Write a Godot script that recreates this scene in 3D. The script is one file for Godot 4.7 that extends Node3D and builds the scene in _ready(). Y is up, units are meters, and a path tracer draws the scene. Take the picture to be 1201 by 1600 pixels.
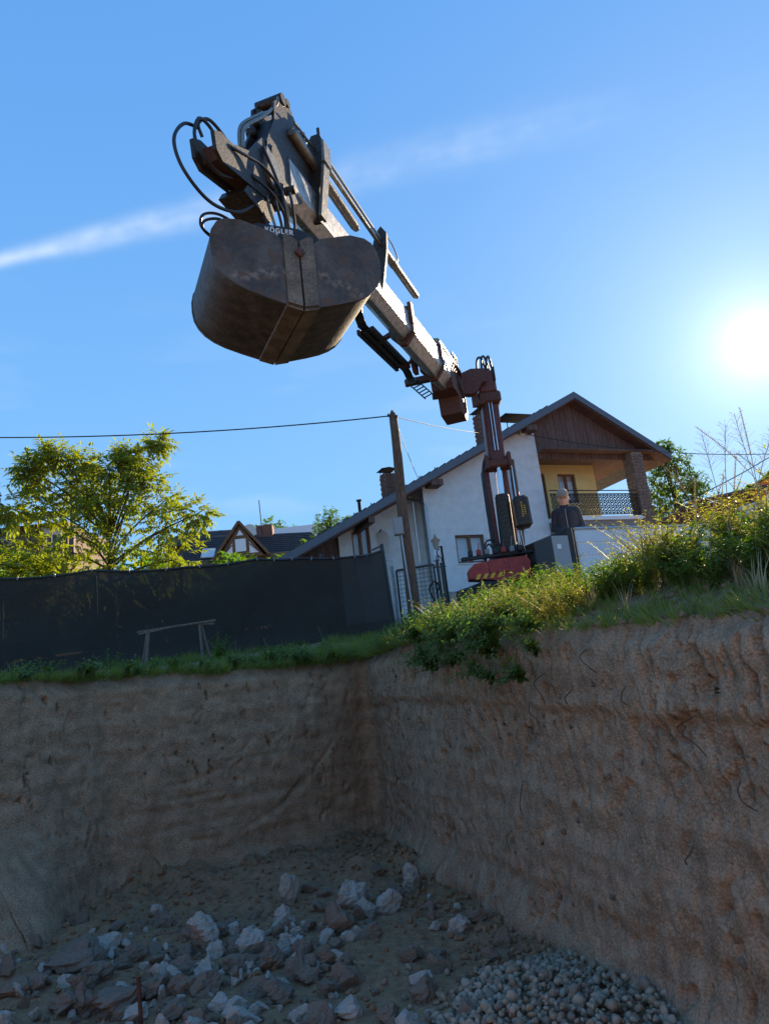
extends Node3D
# A pit dug beside a house: a truck crane swings a clamshell bucket over it, low sun ahead to the right.
# Metres, y up, camera in the pit looking along -z.

class MB:
	var v := PackedVector3Array()
	var n := PackedVector3Array()
	var uv := PackedVector2Array()
	var c := PackedColorArray()
	var col := Color(1, 1, 1)
	func put(p: Vector3, m: Vector3, t := Vector2.ZERO) -> void:
		v.push_back(p); n.push_back(m); uv.push_back(t); c.push_back(col)
	func tri(a: Vector3, b: Vector3, d: Vector3) -> void:   # counter-clockwise seen from outside
		var m := (b - a).cross(d - a).normalized()
		put(a, m); put(d, m); put(b, m)
	func tris(a: Vector3, b: Vector3, d: Vector3, na: Vector3, nb: Vector3, nd: Vector3) -> void:
		put(a, na); put(d, nd); put(b, nb)
	func quad(a: Vector3, b: Vector3, d: Vector3, e: Vector3) -> void:
		tri(a, b, d); tri(a, d, e)
	func face(p: Array, o: Vector3) -> void:   # a convex face turned away from o
		var m: Vector3 = (p[1] - p[0]).cross(p[2] - p[0])
		if m.dot(p[0] + p[1] + p[2] - 3.0 * o) < 0.0:
			p = p.duplicate(); p.reverse()
		for i in range(1, p.size() - 1):
			tri(p[0], p[i], p[i + 1])
	func box(t: Transform3D, s: Vector3, b := 0.004) -> void:
		var h := s * 0.5
		b = minf(b, minf(h.x, minf(h.y, h.z)) * 0.45)
		var pt := {}
		for i in 8:
			var g := Vector3(1 if i & 1 else -1, 1 if i & 2 else -1, 1 if i & 4 else -1)
			for a in 3:
				var q := h - Vector3(b, b, b)
				q[a] = h[a]
				pt[i * 3 + a] = t * (q * g)
		var o := t.origin
		for a in 3:
			var u := 1 << ((a + 1) % 3)
			var w := 1 << ((a + 2) % 3)
			for s2 in 2:
				var k := s2 << a
				face([pt[k * 3 + a], pt[(k | u) * 3 + a], pt[(k | u | w) * 3 + a], pt[(k | w) * 3 + a]], o)
			for q2 in 4:   # the edges that run along a
				var k2 := (u if q2 & 1 else 0) | (w if q2 & 2 else 0)
				var a1 := (a + 1) % 3
				var a2 := (a + 2) % 3
				face([pt[k2 * 3 + a1], pt[(k2 | (1 << a)) * 3 + a1], pt[(k2 | (1 << a)) * 3 + a2], pt[k2 * 3 + a2]], o)
		for i in 8:
			face([pt[i * 3], pt[i * 3 + 1], pt[i * 3 + 2]], o)
	func bx(p: Vector3, s: Vector3, b := 0.004) -> void:
		box(Transform3D(Basis(), p), s, b)
	func bar(a: Vector3, b: Vector3, w: float, h: float, bev := 0.004, up := Vector3.UP) -> void:   # a box from a to b
		var z := (b - a).normalized()
		if absf(z.dot(up)) > 0.98: up = Vector3.RIGHT
		var x := up.cross(z).normalized()
		box(Transform3D(Basis(x, z.cross(x), z), (a + b) * 0.5), Vector3(w, h, a.distance_to(b)), bev)
	func prism(poly: PackedVector2Array, t: Transform3D, depth: float) -> void:   # outline in t's xy plane, thickness along its z
		var cw := Geometry2D.is_polygon_clockwise(poly)
		var ix := Geometry2D.triangulate_polygon(poly)
		var hz := depth * 0.5
		var nz := t.basis.z.normalized()
		for i in range(0, ix.size(), 3):
			var q := [poly[ix[i]], poly[ix[i + 1]], poly[ix[i + 2]]]
			if (q[1] - q[0]).cross(q[2] - q[0]) < 0: q.reverse()
			for k in [0, 2, 1]: put(t * Vector3(q[k].x, q[k].y, hz), nz, q[k])
			for k in [0, 1, 2]: put(t * Vector3(q[k].x, q[k].y, -hz), -nz, q[k])
		for i in poly.size():
			var a := poly[i]
			var b := poly[(i + 1) % poly.size()]
			if cw:
				var s := a; a = b; b = s
			quad(t * Vector3(a.x, a.y, -hz), t * Vector3(b.x, b.y, -hz), t * Vector3(b.x, b.y, hz), t * Vector3(a.x, a.y, hz))
	func tube(p: Array, r, sides := 8, caps := true) -> void:   # r: one radius or one for each point
		var rings := []
		var norms := []
		var x := Vector3.ZERO
		for i in p.size():
			var d: Vector3 = (p[mini(i + 1, p.size() - 1)] - p[maxi(i - 1, 0)]).normalized()
			if i == 0: x = d.cross(Vector3.UP if absf(d.y) < 0.9 else Vector3.RIGHT).normalized()
			else: x = (x - d * x.dot(d)).normalized()
			var y := d.cross(x)
			var rr: float = r[i] if r is Array else r
			var ring := PackedVector3Array()
			var nm := PackedVector3Array()
			for k in sides:
				var an := TAU * k / sides
				var e := x * cos(an) + y * sin(an)
				nm.push_back(e); ring.push_back(p[i] + e * rr)
			rings.push_back(ring); norms.push_back(nm)
		for i in p.size() - 1:
			for k in sides:
				var k2 := (k + 1) % sides
				var A: PackedVector3Array = rings[i]
				var B: PackedVector3Array = rings[i + 1]
				var NA: PackedVector3Array = norms[i]
				var NB: PackedVector3Array = norms[i + 1]
				tris(A[k], A[k2], B[k2], NA[k], NA[k2], NB[k2]); tris(A[k], B[k2], B[k], NA[k], NB[k2], NB[k])
		if caps:
			for e in [0, p.size() - 1]:
				var R: PackedVector3Array = rings[e]
				var inside: Vector3 = p[1] if e == 0 else p[e - 1]
				for k in range(1, sides - 1):
					face([R[0], R[k], R[k + 1]], inside)
	func rod(a: Vector3, b: Vector3, r: float, sides := 10) -> void:
		tube([a, b], r, sides)
	func mesh() -> ArrayMesh:
		for i in range(0, v.size(), 3):   # front faces run clockwise round their normals
			if (v[i + 1] - v[i]).cross(v[i + 2] - v[i]).dot(n[i] + n[i + 1] + n[i + 2]) > 0.0:
				var a := v[i + 1]; v[i + 1] = v[i + 2]; v[i + 2] = a
				var b := n[i + 1]; n[i + 1] = n[i + 2]; n[i + 2] = b
				var d := c[i + 1]; c[i + 1] = c[i + 2]; c[i + 2] = d
				var e := uv[i + 1]; uv[i + 1] = uv[i + 2]; uv[i + 2] = e
		var arr := []
		arr.resize(Mesh.ARRAY_MAX)
		arr[Mesh.ARRAY_VERTEX] = v; arr[Mesh.ARRAY_NORMAL] = n; arr[Mesh.ARRAY_TEX_UV] = uv; arr[Mesh.ARRAY_COLOR] = c
		var am := ArrayMesh.new()
		am.add_surface_from_arrays(Mesh.PRIMITIVE_TRIANGLES, arr)
		return am

var M := {}
var counts := {}
var rng := RandomNumberGenerator.new()
var nz := FastNoiseLite.new()
var nf := FastNoiseLite.new()

func numbered(called: String) -> String:
	counts[called] = counts.get(called, -1) + 1
	return called if counts[called] == 0 else "%s_%03d" % [called, counts[called]]

func thing(called: String, label: String, category: String, at := Vector3.ZERO, turn := 0.0, group := "") -> Node3D:
	var o := Node3D.new()
	o.name = numbered(called); add_child(o)
	o.position = at; o.rotation.y = turn
	tag(o, label, category, group)
	return o

func tag(o: Node, label: String, category := "", group := "", kind := "") -> void:
	if label: o.set_meta("label", label)
	if category: o.set_meta("category", category)
	if group: o.set_meta("group", group)
	if kind: o.set_meta("kind", kind)

func place(mesh: Mesh, called: String, material: Material, parent: Node, t := Transform3D()) -> MeshInstance3D:
	var o := MeshInstance3D.new()
	o.name = numbered(called) if parent == self else called
	o.mesh = mesh; o.material_override = material; o.transform = t
	parent.add_child(o, true)
	return o

func part(m: MB, called: String, material: Material, parent: Node) -> MeshInstance3D:
	return place(m.mesh(), called, material, parent)

func structure(m: MB, called: String, material: Material) -> MeshInstance3D:
	var o := part(m, called, material, self)
	o.set_meta("kind", "structure")
	return o

func xf(p: Vector3, x: Vector3, y: Vector3) -> Transform3D:
	return Transform3D(Basis(x, y, x.cross(y)), p)

func lathe(prof: Array, o: Vector3, axis: Vector3, sides := 14) -> MB:   # [distance along the axis, radius]
	var m := MB.new()
	var ps := []
	var rs := []
	for q in prof:
		ps.push_back(o + axis * q[0]); rs.push_back(q[1])
	m.tube(ps, rs, sides)
	return m

# ---- procedural materials: two layers of noise through a three-colour ramp, with a normal map of the same relief ----
func noise_bytes(sd: int, size: int, freq: float, kind: int, stretch := 1) -> PackedByteArray:
	var f := FastNoiseLite.new()
	f.seed = sd; f.frequency = freq; f.noise_type = kind; f.fractal_octaves = 5; f.fractal_gain = 0.55
	var im := f.get_seamless_image(size, size / stretch)
	if stretch > 1: im.resize(size, size, Image.INTERPOLATE_CUBIC)
	im.convert(Image.FORMAT_L8)
	return im.get_data()

func surface(o: Dictionary) -> StandardMaterial3D:
	var size: int = o.get("size", 512)
	var k: int = o.get("stretch", 1)
	var a := noise_bytes(o.get("seed", 1), size, o.get("f1", 0.008), FastNoiseLite.TYPE_SIMPLEX_SMOOTH, k)
	var b := noise_bytes(o.get("seed", 1) + 50, size, o.get("f2", 0.06), o.get("kind2", FastNoiseLite.TYPE_SIMPLEX_SMOOTH), k)
	var w: float = o.get("mix", 0.5)
	var cols: Array = o.cols
	var lut := PackedByteArray()
	for i in 256:
		var t := clampf((i / 255.0 - 0.5) * o.get("contrast", 1.6) + 0.5, 0.0, 1.0) * (cols.size() - 1)
		var q := mini(int(t), cols.size() - 2)
		var cc: Color = cols[q].lerp(cols[q + 1], t - q)
		lut.append_array([int(cc.r * 255), int(cc.g * 255), int(cc.b * 255)])
	var n := size * size
	var rgb := PackedByteArray()
	rgb.resize(n * 3)
	var hgt := PackedByteArray()
	hgt.resize(n)
	var wa := int(w * 256)
	var wb := 256 - wa
	var hb := int(o.get("bump_fine", 0.5) * 256)
	for i in n:
		var j := ((a[i] * wa + b[i] * wb) >> 8) * 3
		rgb[i * 3] = lut[j]; rgb[i * 3 + 1] = lut[j + 1]; rgb[i * 3 + 2] = lut[j + 2]
		hgt[i] = (a[i] * (256 - hb) + b[i] * hb) >> 8
	var m := StandardMaterial3D.new()
	m.albedo_texture = ImageTexture.create_from_image(Image.create_from_data(size, size, false, Image.FORMAT_RGB8, rgb))
	var hi := Image.create_from_data(size, size, false, Image.FORMAT_L8, hgt)
	hi.bump_map_to_normal_map(o.get("bump", 4.0))
	m.normal_enabled = true
	m.normal_texture = ImageTexture.create_from_image(hi)
	m.roughness = o.get("rough", 0.9)
	m.metallic = o.get("metal", 0.0)
	m.uv1_triplanar = o.get("tri", true)
	m.uv1_world_triplanar = o.get("world", false)
	var sc: float = o.get("scale", 1.0)
	m.uv1_scale = Vector3(sc, sc * o.get("sy", 1.0), sc)
	m.vertex_color_use_as_albedo = o.get("vc", false)
	return m

func plain(c: Color, rough := 0.7, metal := 0.0) -> StandardMaterial3D:
	var m := StandardMaterial3D.new()
	m.albedo_color = c; m.roughness = rough; m.metallic = metal
	return m

func leafy(c: Color, through: Color) -> StandardMaterial3D:
	var m := plain(c, 0.55)
	m.backlight_enabled = true; m.backlight = through
	m.vertex_color_use_as_albedo = true
	m.cull_mode = BaseMaterial3D.CULL_DISABLED
	return m

func rgb8(r: int, g: int, b: int) -> Color:
	return Color(r / 255.0, g / 255.0, b / 255.0)

func make_materials() -> void:
	var C := rgb8
	M.clay = surface({cols = [C.call(100, 77, 57), C.call(152, 124, 97), C.call(196, 168, 138)], f1 = 0.006, f2 = 0.07, contrast = 1.8, mix = 0.4, bump = 8.0, rough = 0.95, scale = 0.8, world = true, size = 1024, seed = 3})
	M.dirt = surface({cols = [C.call(106, 78, 54), C.call(142, 110, 80), C.call(172, 140, 106)], f1 = 0.012, f2 = 0.09, mix = 0.45, bump = 10.0, rough = 0.97, scale = 1.6, world = true, vc = true, size = 512, seed = 7})
	M.turf = surface({cols = [C.call(94, 72, 52), C.call(132, 106, 78), C.call(166, 138, 106)], contrast = 2.4, f1 = 0.02, f2 = 0.1, bump = 10.0, rough = 0.97, scale = 0.7, world = true, seed = 9, size = 512})
	M.concrete = surface({cols = [C.call(116, 106, 94), C.call(168, 156, 142), C.call(212, 202, 188)], f1 = 0.02, f2 = 0.12, bump = 8.0, rough = 0.95, scale = 2.2, seed = 11, vc = true})
	M.stone = surface({cols = [C.call(86, 72, 60), C.call(124, 106, 90), C.call(158, 138, 118)], f1 = 0.02, f2 = 0.12, bump = 8.0, rough = 0.95, scale = 2.2, seed = 13, vc = true})
	M.pebble = surface({cols = [C.call(128, 114, 96), C.call(164, 148, 128), C.call(198, 182, 160)], f1 = 0.03, f2 = 0.15, bump = 2.0, rough = 0.85, scale = 9.0, seed = 14, vc = true, size = 256})
	M.stucco = surface({cols = [C.call(198, 197, 193), C.call(213, 213, 210), C.call(222, 222, 220)], f1 = 0.008, f2 = 0.2, bump = 3.0, rough = 0.95, scale = 0.8, world = true, seed = 15})
	M.yellow = surface({cols = [C.call(196, 176, 120), C.call(206, 188, 132), C.call(214, 196, 142)], f1 = 0.008, f2 = 0.2, bump = 3.0, rough = 0.95, scale = 0.8, world = true, seed = 16, size = 256})
	M.plank = surface({cols = [C.call(74, 55, 48), C.call(98, 75, 66), C.call(118, 93, 82)], f1 = 0.01, f2 = 0.05, stretch = 8, bump = 4.0, rough = 0.8, scale = 1.2, seed = 17})
	M.brown_wood = surface({cols = [C.call(92, 54, 34), C.call(112, 68, 44), C.call(128, 82, 54)], f1 = 0.01, f2 = 0.05, stretch = 8, bump = 2.0, rough = 0.6, scale = 1.4, seed = 18, size = 256})
	M.pole_wood = surface({cols = [C.call(66, 48, 36), C.call(104, 80, 62), C.call(140, 114, 92)], f1 = 0.02, f2 = 0.06, stretch = 1, sy = 0.12, bump = 6.0, rough = 0.9, scale = 2.4, seed = 19})
	M.grey_wood = surface({cols = [C.call(76, 66, 56), C.call(108, 96, 82), C.call(132, 120, 104)], f1 = 0.02, f2 = 0.06, bump = 4.0, rough = 0.9, scale = 3.0, seed = 20, size = 256})
	M.roof = surface({cols = [C.call(52, 50, 50), C.call(70, 68, 68), C.call(90, 88, 88)], f1 = 0.02, f2 = 0.1, bump = 4.0, rough = 0.75, scale = 1.0, seed = 21, size = 256})
	M.fascia = plain(C.call(88, 92, 100), 0.45, 0.2)
	M.brick = surface({cols = [C.call(92, 58, 48), C.call(122, 80, 66), C.call(146, 104, 88)], f1 = 0.03, f2 = 0.12, bump = 4.0, rough = 0.92, scale = 2.0, seed = 22, size = 256})
	M.mortar = plain(C.call(138, 130, 122), 0.95)
	M.cladstone = surface({cols = [C.call(92, 78, 68), C.call(128, 110, 96), C.call(158, 140, 124)], f1 = 0.03, f2 = 0.12, bump = 5.0, rough = 0.9, scale = 2.0, seed = 23, size = 256, vc = true})
	M.steel = surface({cols = [C.call(56, 48, 40), C.call(86, 75, 64), C.call(118, 104, 90)], contrast = 2.0, f1 = 0.012, f2 = 0.08, bump = 2.5, rough = 0.6, metal = 0.35, scale = 1.1, seed = 24, size = 512})
	M.dark_steel = surface({cols = [C.call(30, 26, 23), C.call(52, 45, 40), C.call(88, 78, 68)], contrast = 2.2, f1 = 0.02, f2 = 0.09, bump = 3.0, rough = 0.5, metal = 0.4, scale = 2.2, seed = 25, size = 512})
	M.worn = surface({cols = [C.call(88, 72, 56), C.call(122, 102, 82), C.call(152, 130, 106)], contrast = 2.0, f1 = 0.012, f2 = 0.1, bump = 2.0, rough = 0.55, metal = 0.3, scale = 1.6, seed = 44, size = 256})
	M.rusty = surface({cols = [C.call(66, 40, 32), C.call(92, 56, 44), C.call(118, 74, 56)], f1 = 0.02, f2 = 0.09, bump = 3.0, rough = 0.65, metal = 0.15, scale = 2.0, seed = 26})
	M.boom = surface({cols = [C.call(128, 120, 114), C.call(176, 170, 164), C.call(212, 206, 200)], contrast = 2.2, f1 = 0.015, f2 = 0.1, bump = 2.4, rough = 0.38, metal = 0.85, scale = 1.6, seed = 27, size = 512})
	M.red = surface({cols = [C.call(128, 34, 30), C.call(160, 44, 38), C.call(182, 62, 52)], f1 = 0.02, f2 = 0.09, bump = 1.5, rough = 0.45, scale = 1.5, seed = 28, size = 256})
	M.crane_red = surface({cols = [C.call(74, 34, 28), C.call(104, 50, 42), C.call(126, 70, 58)], f1 = 0.02, f2 = 0.09, bump = 2.5, rough = 0.45, metal = 0.2, scale = 1.5, seed = 29})
	M.chrome = plain(C.call(205, 208, 212), 0.12, 1.0)
	M.tube = surface({cols = [C.call(104, 96, 84), C.call(132, 124, 112), C.call(158, 150, 138)], f1 = 0.02, f2 = 0.1, bump = 1.5, rough = 0.38, metal = 0.6, scale = 2.0, seed = 30, size = 256})
	M.rubber = plain(C.call(34, 32, 36), 0.45)
	M.black = plain(C.call(38, 36, 36), 0.6)
	M.white_paint = surface({cols = [C.call(196, 200, 204), C.call(208, 212, 216), C.call(218, 222, 226)], f1 = 0.01, f2 = 0.1, bump = 0.8, rough = 0.35, scale = 0.8, seed = 31, size = 256})
	M.grey_paint = plain(C.call(150, 152, 152), 0.5)
	M.dark_grey = plain(C.call(74, 70, 68), 0.6)
	M.white = plain(C.call(226, 226, 224), 0.6)
	M.curtain = plain(C.call(222, 226, 230), 0.9)
	M.galv = plain(C.call(160, 164, 168), 0.4, 0.7)
	M.green_metal = plain(C.call(52, 62, 60), 0.5, 0.3)
	M.iron = plain(C.call(40, 38, 36), 0.8)
	M.box_grey = plain(C.call(128, 130, 130), 0.6)
	M.yellow_paint = plain(C.call(214, 168, 40), 0.5)
	M.orange = plain(C.call(236, 108, 24), 0.7)
	M.shed = surface({cols = [C.call(70, 42, 36), C.call(92, 58, 48), C.call(108, 74, 62)], f1 = 0.01, f2 = 0.08, bump = 2.0, rough = 0.85, scale = 0.7, seed = 32, size = 256})
	M.skin = plain(C.call(196, 150, 126), 0.6)
	M.jacket = surface({cols = [C.call(34, 36, 42), C.call(46, 48, 56), C.call(58, 60, 68)], f1 = 0.03, f2 = 0.15, bump = 3.0, rough = 0.85, scale = 3.0, seed = 33, size = 256})
	M.trousers = plain(C.call(44, 48, 60), 0.9)
	M.cap = plain(C.call(150, 140, 124), 0.9)
	M.far_roof = surface({cols = [C.call(48, 40, 38), C.call(66, 56, 54), C.call(84, 74, 70)], f1 = 0.02, f2 = 0.1, bump = 3.0, rough = 0.85, scale = 0.5, seed = 34, size = 256})
	M.far_wall = plain(C.call(112, 94, 78), 0.95)
	M.timber = plain(C.call(110, 82, 60), 0.9)
	M.bark = surface({cols = [C.call(48, 40, 32), C.call(74, 64, 54), C.call(98, 88, 76)], f1 = 0.02, f2 = 0.08, bump = 6.0, rough = 0.95, scale = 2.0, sy = 0.3, seed = 35, size = 256})
	M.walnut_leaf = leafy(C.call(150, 158, 82), Color(0.96, 1.0, 0.36))
	M.tree_leaf = leafy(C.call(112, 130, 68), Color(0.75, 0.9, 0.3))
	M.needle = leafy(C.call(48, 62, 40), Color(0.05, 0.08, 0.02))
	M.weed_leaf = leafy(C.call(116, 134, 74), Color(0.85, 1.0, 0.3))
	M.pale_weed = leafy(C.call(172, 172, 104), Color(1.0, 0.98, 0.5))
	M.grass = leafy(C.call(134, 142, 82), Color(0.95, 1.0, 0.4))
	M.seed_head = leafy(C.call(168, 152, 112), Color(0.6, 0.52, 0.34))
	M.purple = leafy(C.call(134, 92, 142), Color(0.3, 0.12, 0.3))
	var g := plain(C.call(150, 165, 175), 0.04)
	g.transparency = BaseMaterial3D.TRANSPARENCY_ALPHA; g.albedo_color.a = 0.16; g.metallic_specular = 0.6
	M.glass = g
	var net := plain(C.call(46, 42, 37), 0.9)
	net.transparency = BaseMaterial3D.TRANSPARENCY_ALPHA; net.albedo_color.a = 0.965
	net.cull_mode = BaseMaterial3D.CULL_DISABLED
	M.net = net

# ---- camera, sky, sun ----
const SUN := Vector3(0.46, 0.354, -0.815)

func make_camera_and_light() -> void:
	var cam := Camera3D.new()
	cam.name = "camera"
	var p := deg_to_rad(13.8)
	var r := deg_to_rad(6.6)
	var f := Vector3(0, sin(p), -cos(p))
	var u0 := Vector3(0, cos(p), sin(p))
	var right := Vector3.RIGHT * cos(r) - u0 * sin(r)
	cam.transform = Transform3D(Basis(right, u0 * cos(r) + Vector3.RIGHT * sin(r), -f), Vector3(0, 1.6, 0))
	cam.fov = 69.4
	cam.near = 0.05
	cam.far = 2000
	add_child(cam)
	cam.current = true
	var sun := DirectionalLight3D.new()
	sun.name = "sun"
	sun.light_energy = 1.6
	sun.light_angular_distance = 0.5
	sun.light_color = Color(1.0, 0.91, 0.77)
	sun.shadow_enabled = true
	add_child(sun)
	sun.look_at_from_position(SUN * 50.0, Vector3.ZERO)
	var e := Environment.new()
	e.background_mode = Environment.BG_SKY
	e.tonemap_mode = Environment.TONE_MAPPER_LINEAR
	e.tonemap_exposure = 3.3
	e.sdfgi_enabled = true; e.ssao_enabled = true; e.ssil_enabled = true
	var sky := Sky.new()
	var pm := PanoramaSkyMaterial.new()
	pm.panorama = ImageTexture.create_from_image(sky_image())
	pm.energy_multiplier = 0.37
	sky.sky_material = pm
	e.sky = sky
	var w := WorldEnvironment.new()
	w.name = "world"
	w.environment = e
	add_child(w)

func sky_image() -> Image:
	var W := 2048
	var Hh := 1024
	var data := PackedFloat32Array()
	data.resize(W * Hh * 3)
	var cl := FastNoiseLite.new()
	cl.seed = 5; cl.frequency = 9.0; cl.fractal_octaves = 5
	var s := SUN.normalized()
	# a vapour trail across the sky: a great circle through two directions
	var ta := Vector3(-0.4068, 0.5259, -0.7469).normalized()
	var tb := Vector3(0.239, 0.6211, -0.7464).normalized()
	var tn := ta.cross(tb).normalized()
	var tx := ta
	var ty := tn.cross(tx)
	for j in Hh:
		var th := PI * (j + 0.5) / Hh
		var y := cos(th)
		var sy := sin(th)
		var t := pow(1.0 - clampf(y, 0.0, 1.0), 1.9)
		var base := Vector3(0.085, 0.285, 0.69).lerp(Vector3(0.30, 0.63, 1.0), t)
		if y < 0.0: base = Vector3(0.16, 0.17, 0.18)
		for i in W:
			var k := (j * W + i) * 3
			var c := base
			if y > -0.02:
				var a := TAU * (i + 0.5) / W
				var d := Vector3(sin(a) * sy, y, -cos(a) * sy)
				var dot := d.dot(s)
				if dot > 0.3:
					var an := rad_to_deg(acos(minf(dot, 1.0)))
					var g := 8.0 * exp(-an * an / 0.45) + 0.95 * exp(-an / 1.5) + 0.42 * exp(-an / 8.0) + 0.08 * exp(-an / 22.0)
					c += Vector3(1.0, 0.97, 0.9) * g
				var off := rad_to_deg(asin(clampf(d.dot(tn), -1.0, 1.0)))
				if absf(off) < 6.0:
					var al := rad_to_deg(atan2(d.dot(ty), d.dot(tx)))
					if al > -40.0 and al < 56.0:
						var n1 := cl.get_noise_3dv(d) * 0.5 + 0.5
						var n2 := cl.get_noise_3dv(d * 3.1) * 0.5 + 0.5
						var n5 := cl.get_noise_3d(al * 0.02, off * 0.12, 3.0) * 0.5 + 0.5
						off += (n1 - 0.5) * 0.35
						var wide := 0.36 + 0.035 * clampf(al + 2.0, 0.0, 26.0)
						var edge := exp(-pow(absf(off + 0.25) / wide, 2.4))
						var along := 0.52 - 0.32 * smoothstep(6.0, 20.0, al)
						along *= 1.0 - smoothstep(34.0, 47.0, al)
						var rag := smoothstep(0.25, 0.75, 0.4 * n5 + 0.3 * n1 + 0.3 * n2)
						c = c.lerp(Vector3(0.74, 0.84, 0.97), edge * clampf(along * (0.35 + 0.8 * rag), 0.0, 0.8))
				if y > 0.02 and y < 0.6:   # thin wisps low in the sky
					var n3 := cl.get_noise_3d(d.x * 0.35 + 7.0, d.y * 1.6, d.z * 0.35)
					var wi := smoothstep(0.12, 0.5, n3) * (1.0 - smoothstep(0.25, 0.6, y)) * 0.12
					if wi > 0.0: c = c.lerp(Vector3(0.66, 0.78, 0.95), wi)
			data[k] = c.x; data[k + 1] = c.y; data[k + 2] = c.z
	return Image.create_from_data(W, Hh, false, Image.FORMAT_RGBF, data.to_byte_array())

# ---- the lie of the land ----
const CORNER := Vector2(-0.51, -9.23)   # the corner of the pit in plan, x and z
const ALONG_R := Vector2(0.283, 0.959)

func smooth(a: float, b: float, x: float) -> float:
	return smoothstep(a, b, x)

func land(x: float, z: float) -> float:
	var d := -z
	var y := 2.08 + 0.125 * clampf(d - 9.0, 0.0, 50.0)
	var wr := smooth(-1.0, 0.6, x)
	y -= wr * 0.08 * clampf(7.0 - d, 0.0, 4.4)
	var road := smooth(0.6, 1.8, x) * smooth(8.6, 10.0, d) * (1.0 - smooth(13.5, 19.0, d))
	y = lerpf(y, 1.95, road)
	var e := (x - (CORNER.x + 0.295 * (z - CORNER.y))) * 0.959
	y += (0.17 * smooth(0.5, 1.4, e) + 0.14 * smooth(0.1, 0.9, e) * (1.0 - smooth(4.6, 6.0, d))) * (1.0 - smooth(2.6, 5.0, e)) * (1.0 - smooth(6.6, 8.6, d))
	y += 0.16 * smooth(0.1, 1.0, e) * smooth(6.0, 7.6, d) * (1.0 - smooth(9.0, 10.5, d))
	var h := Vector2(x - 130.0, z + 190.0).length()
	y += 38.0 * exp(-h * h / 5200.0)
	y += 0.05 * nz.get_noise_2d(x * 30.0, z * 30.0) + 0.025 * nz.get_noise_2d(x * 130.0, z * 130.0)
	return y

func at_land(x: float, z: float, up := 0.0) -> Vector3:
	return Vector3(x, land(x, z) + up, z)

var outline: Array[Vector2] = []     # foot of the pit wall, points in order
var outward: Array[Vector2] = []
var run: Array[float] = []           # signed distance from the corner: right wall positive, back wall negative

func lay_out_pit() -> void:
	var ctrl := [Vector2(2.98, 2.6), CORNER, Vector2(-2.93, -7.55), Vector2(-3.62, -6.3), Vector2(-4.4, -3.4), Vector2(-4.4, 2.6)]
	var lens := 0.0
	for i in ctrl.size():
		var a: Vector2 = ctrl[i]
		var b: Vector2 = ctrl[(i + 1) % ctrl.size()]
		var L := a.distance_to(b)
		var n := (b - a).normalized()
		var out := Vector2(n.y, -n.x)
		if out.dot((a + b) * 0.5 - Vector2(-0.8, -3.0)) < 0.0: out = -out
		var t := 0.0
		while t < L - 0.005:
			var p := a + n * t
			outline.push_back(p); outward.push_back(out)
			run.push_back(12.33 - (lens + t) if i == 0 else -(lens + t - 12.33))
			t += 0.017 if p.y < -2.2 and p.x > -4.3 else 0.12
		lens += L
	for pass_ in 3:   # ease the normals round the corners
		var o2 := outward.duplicate()
		for i in outward.size():
			outward[i] = (o2[i - 1] + o2[i] * 2.0 + o2[(i + 1) % o2.size()]).normalized()

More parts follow.
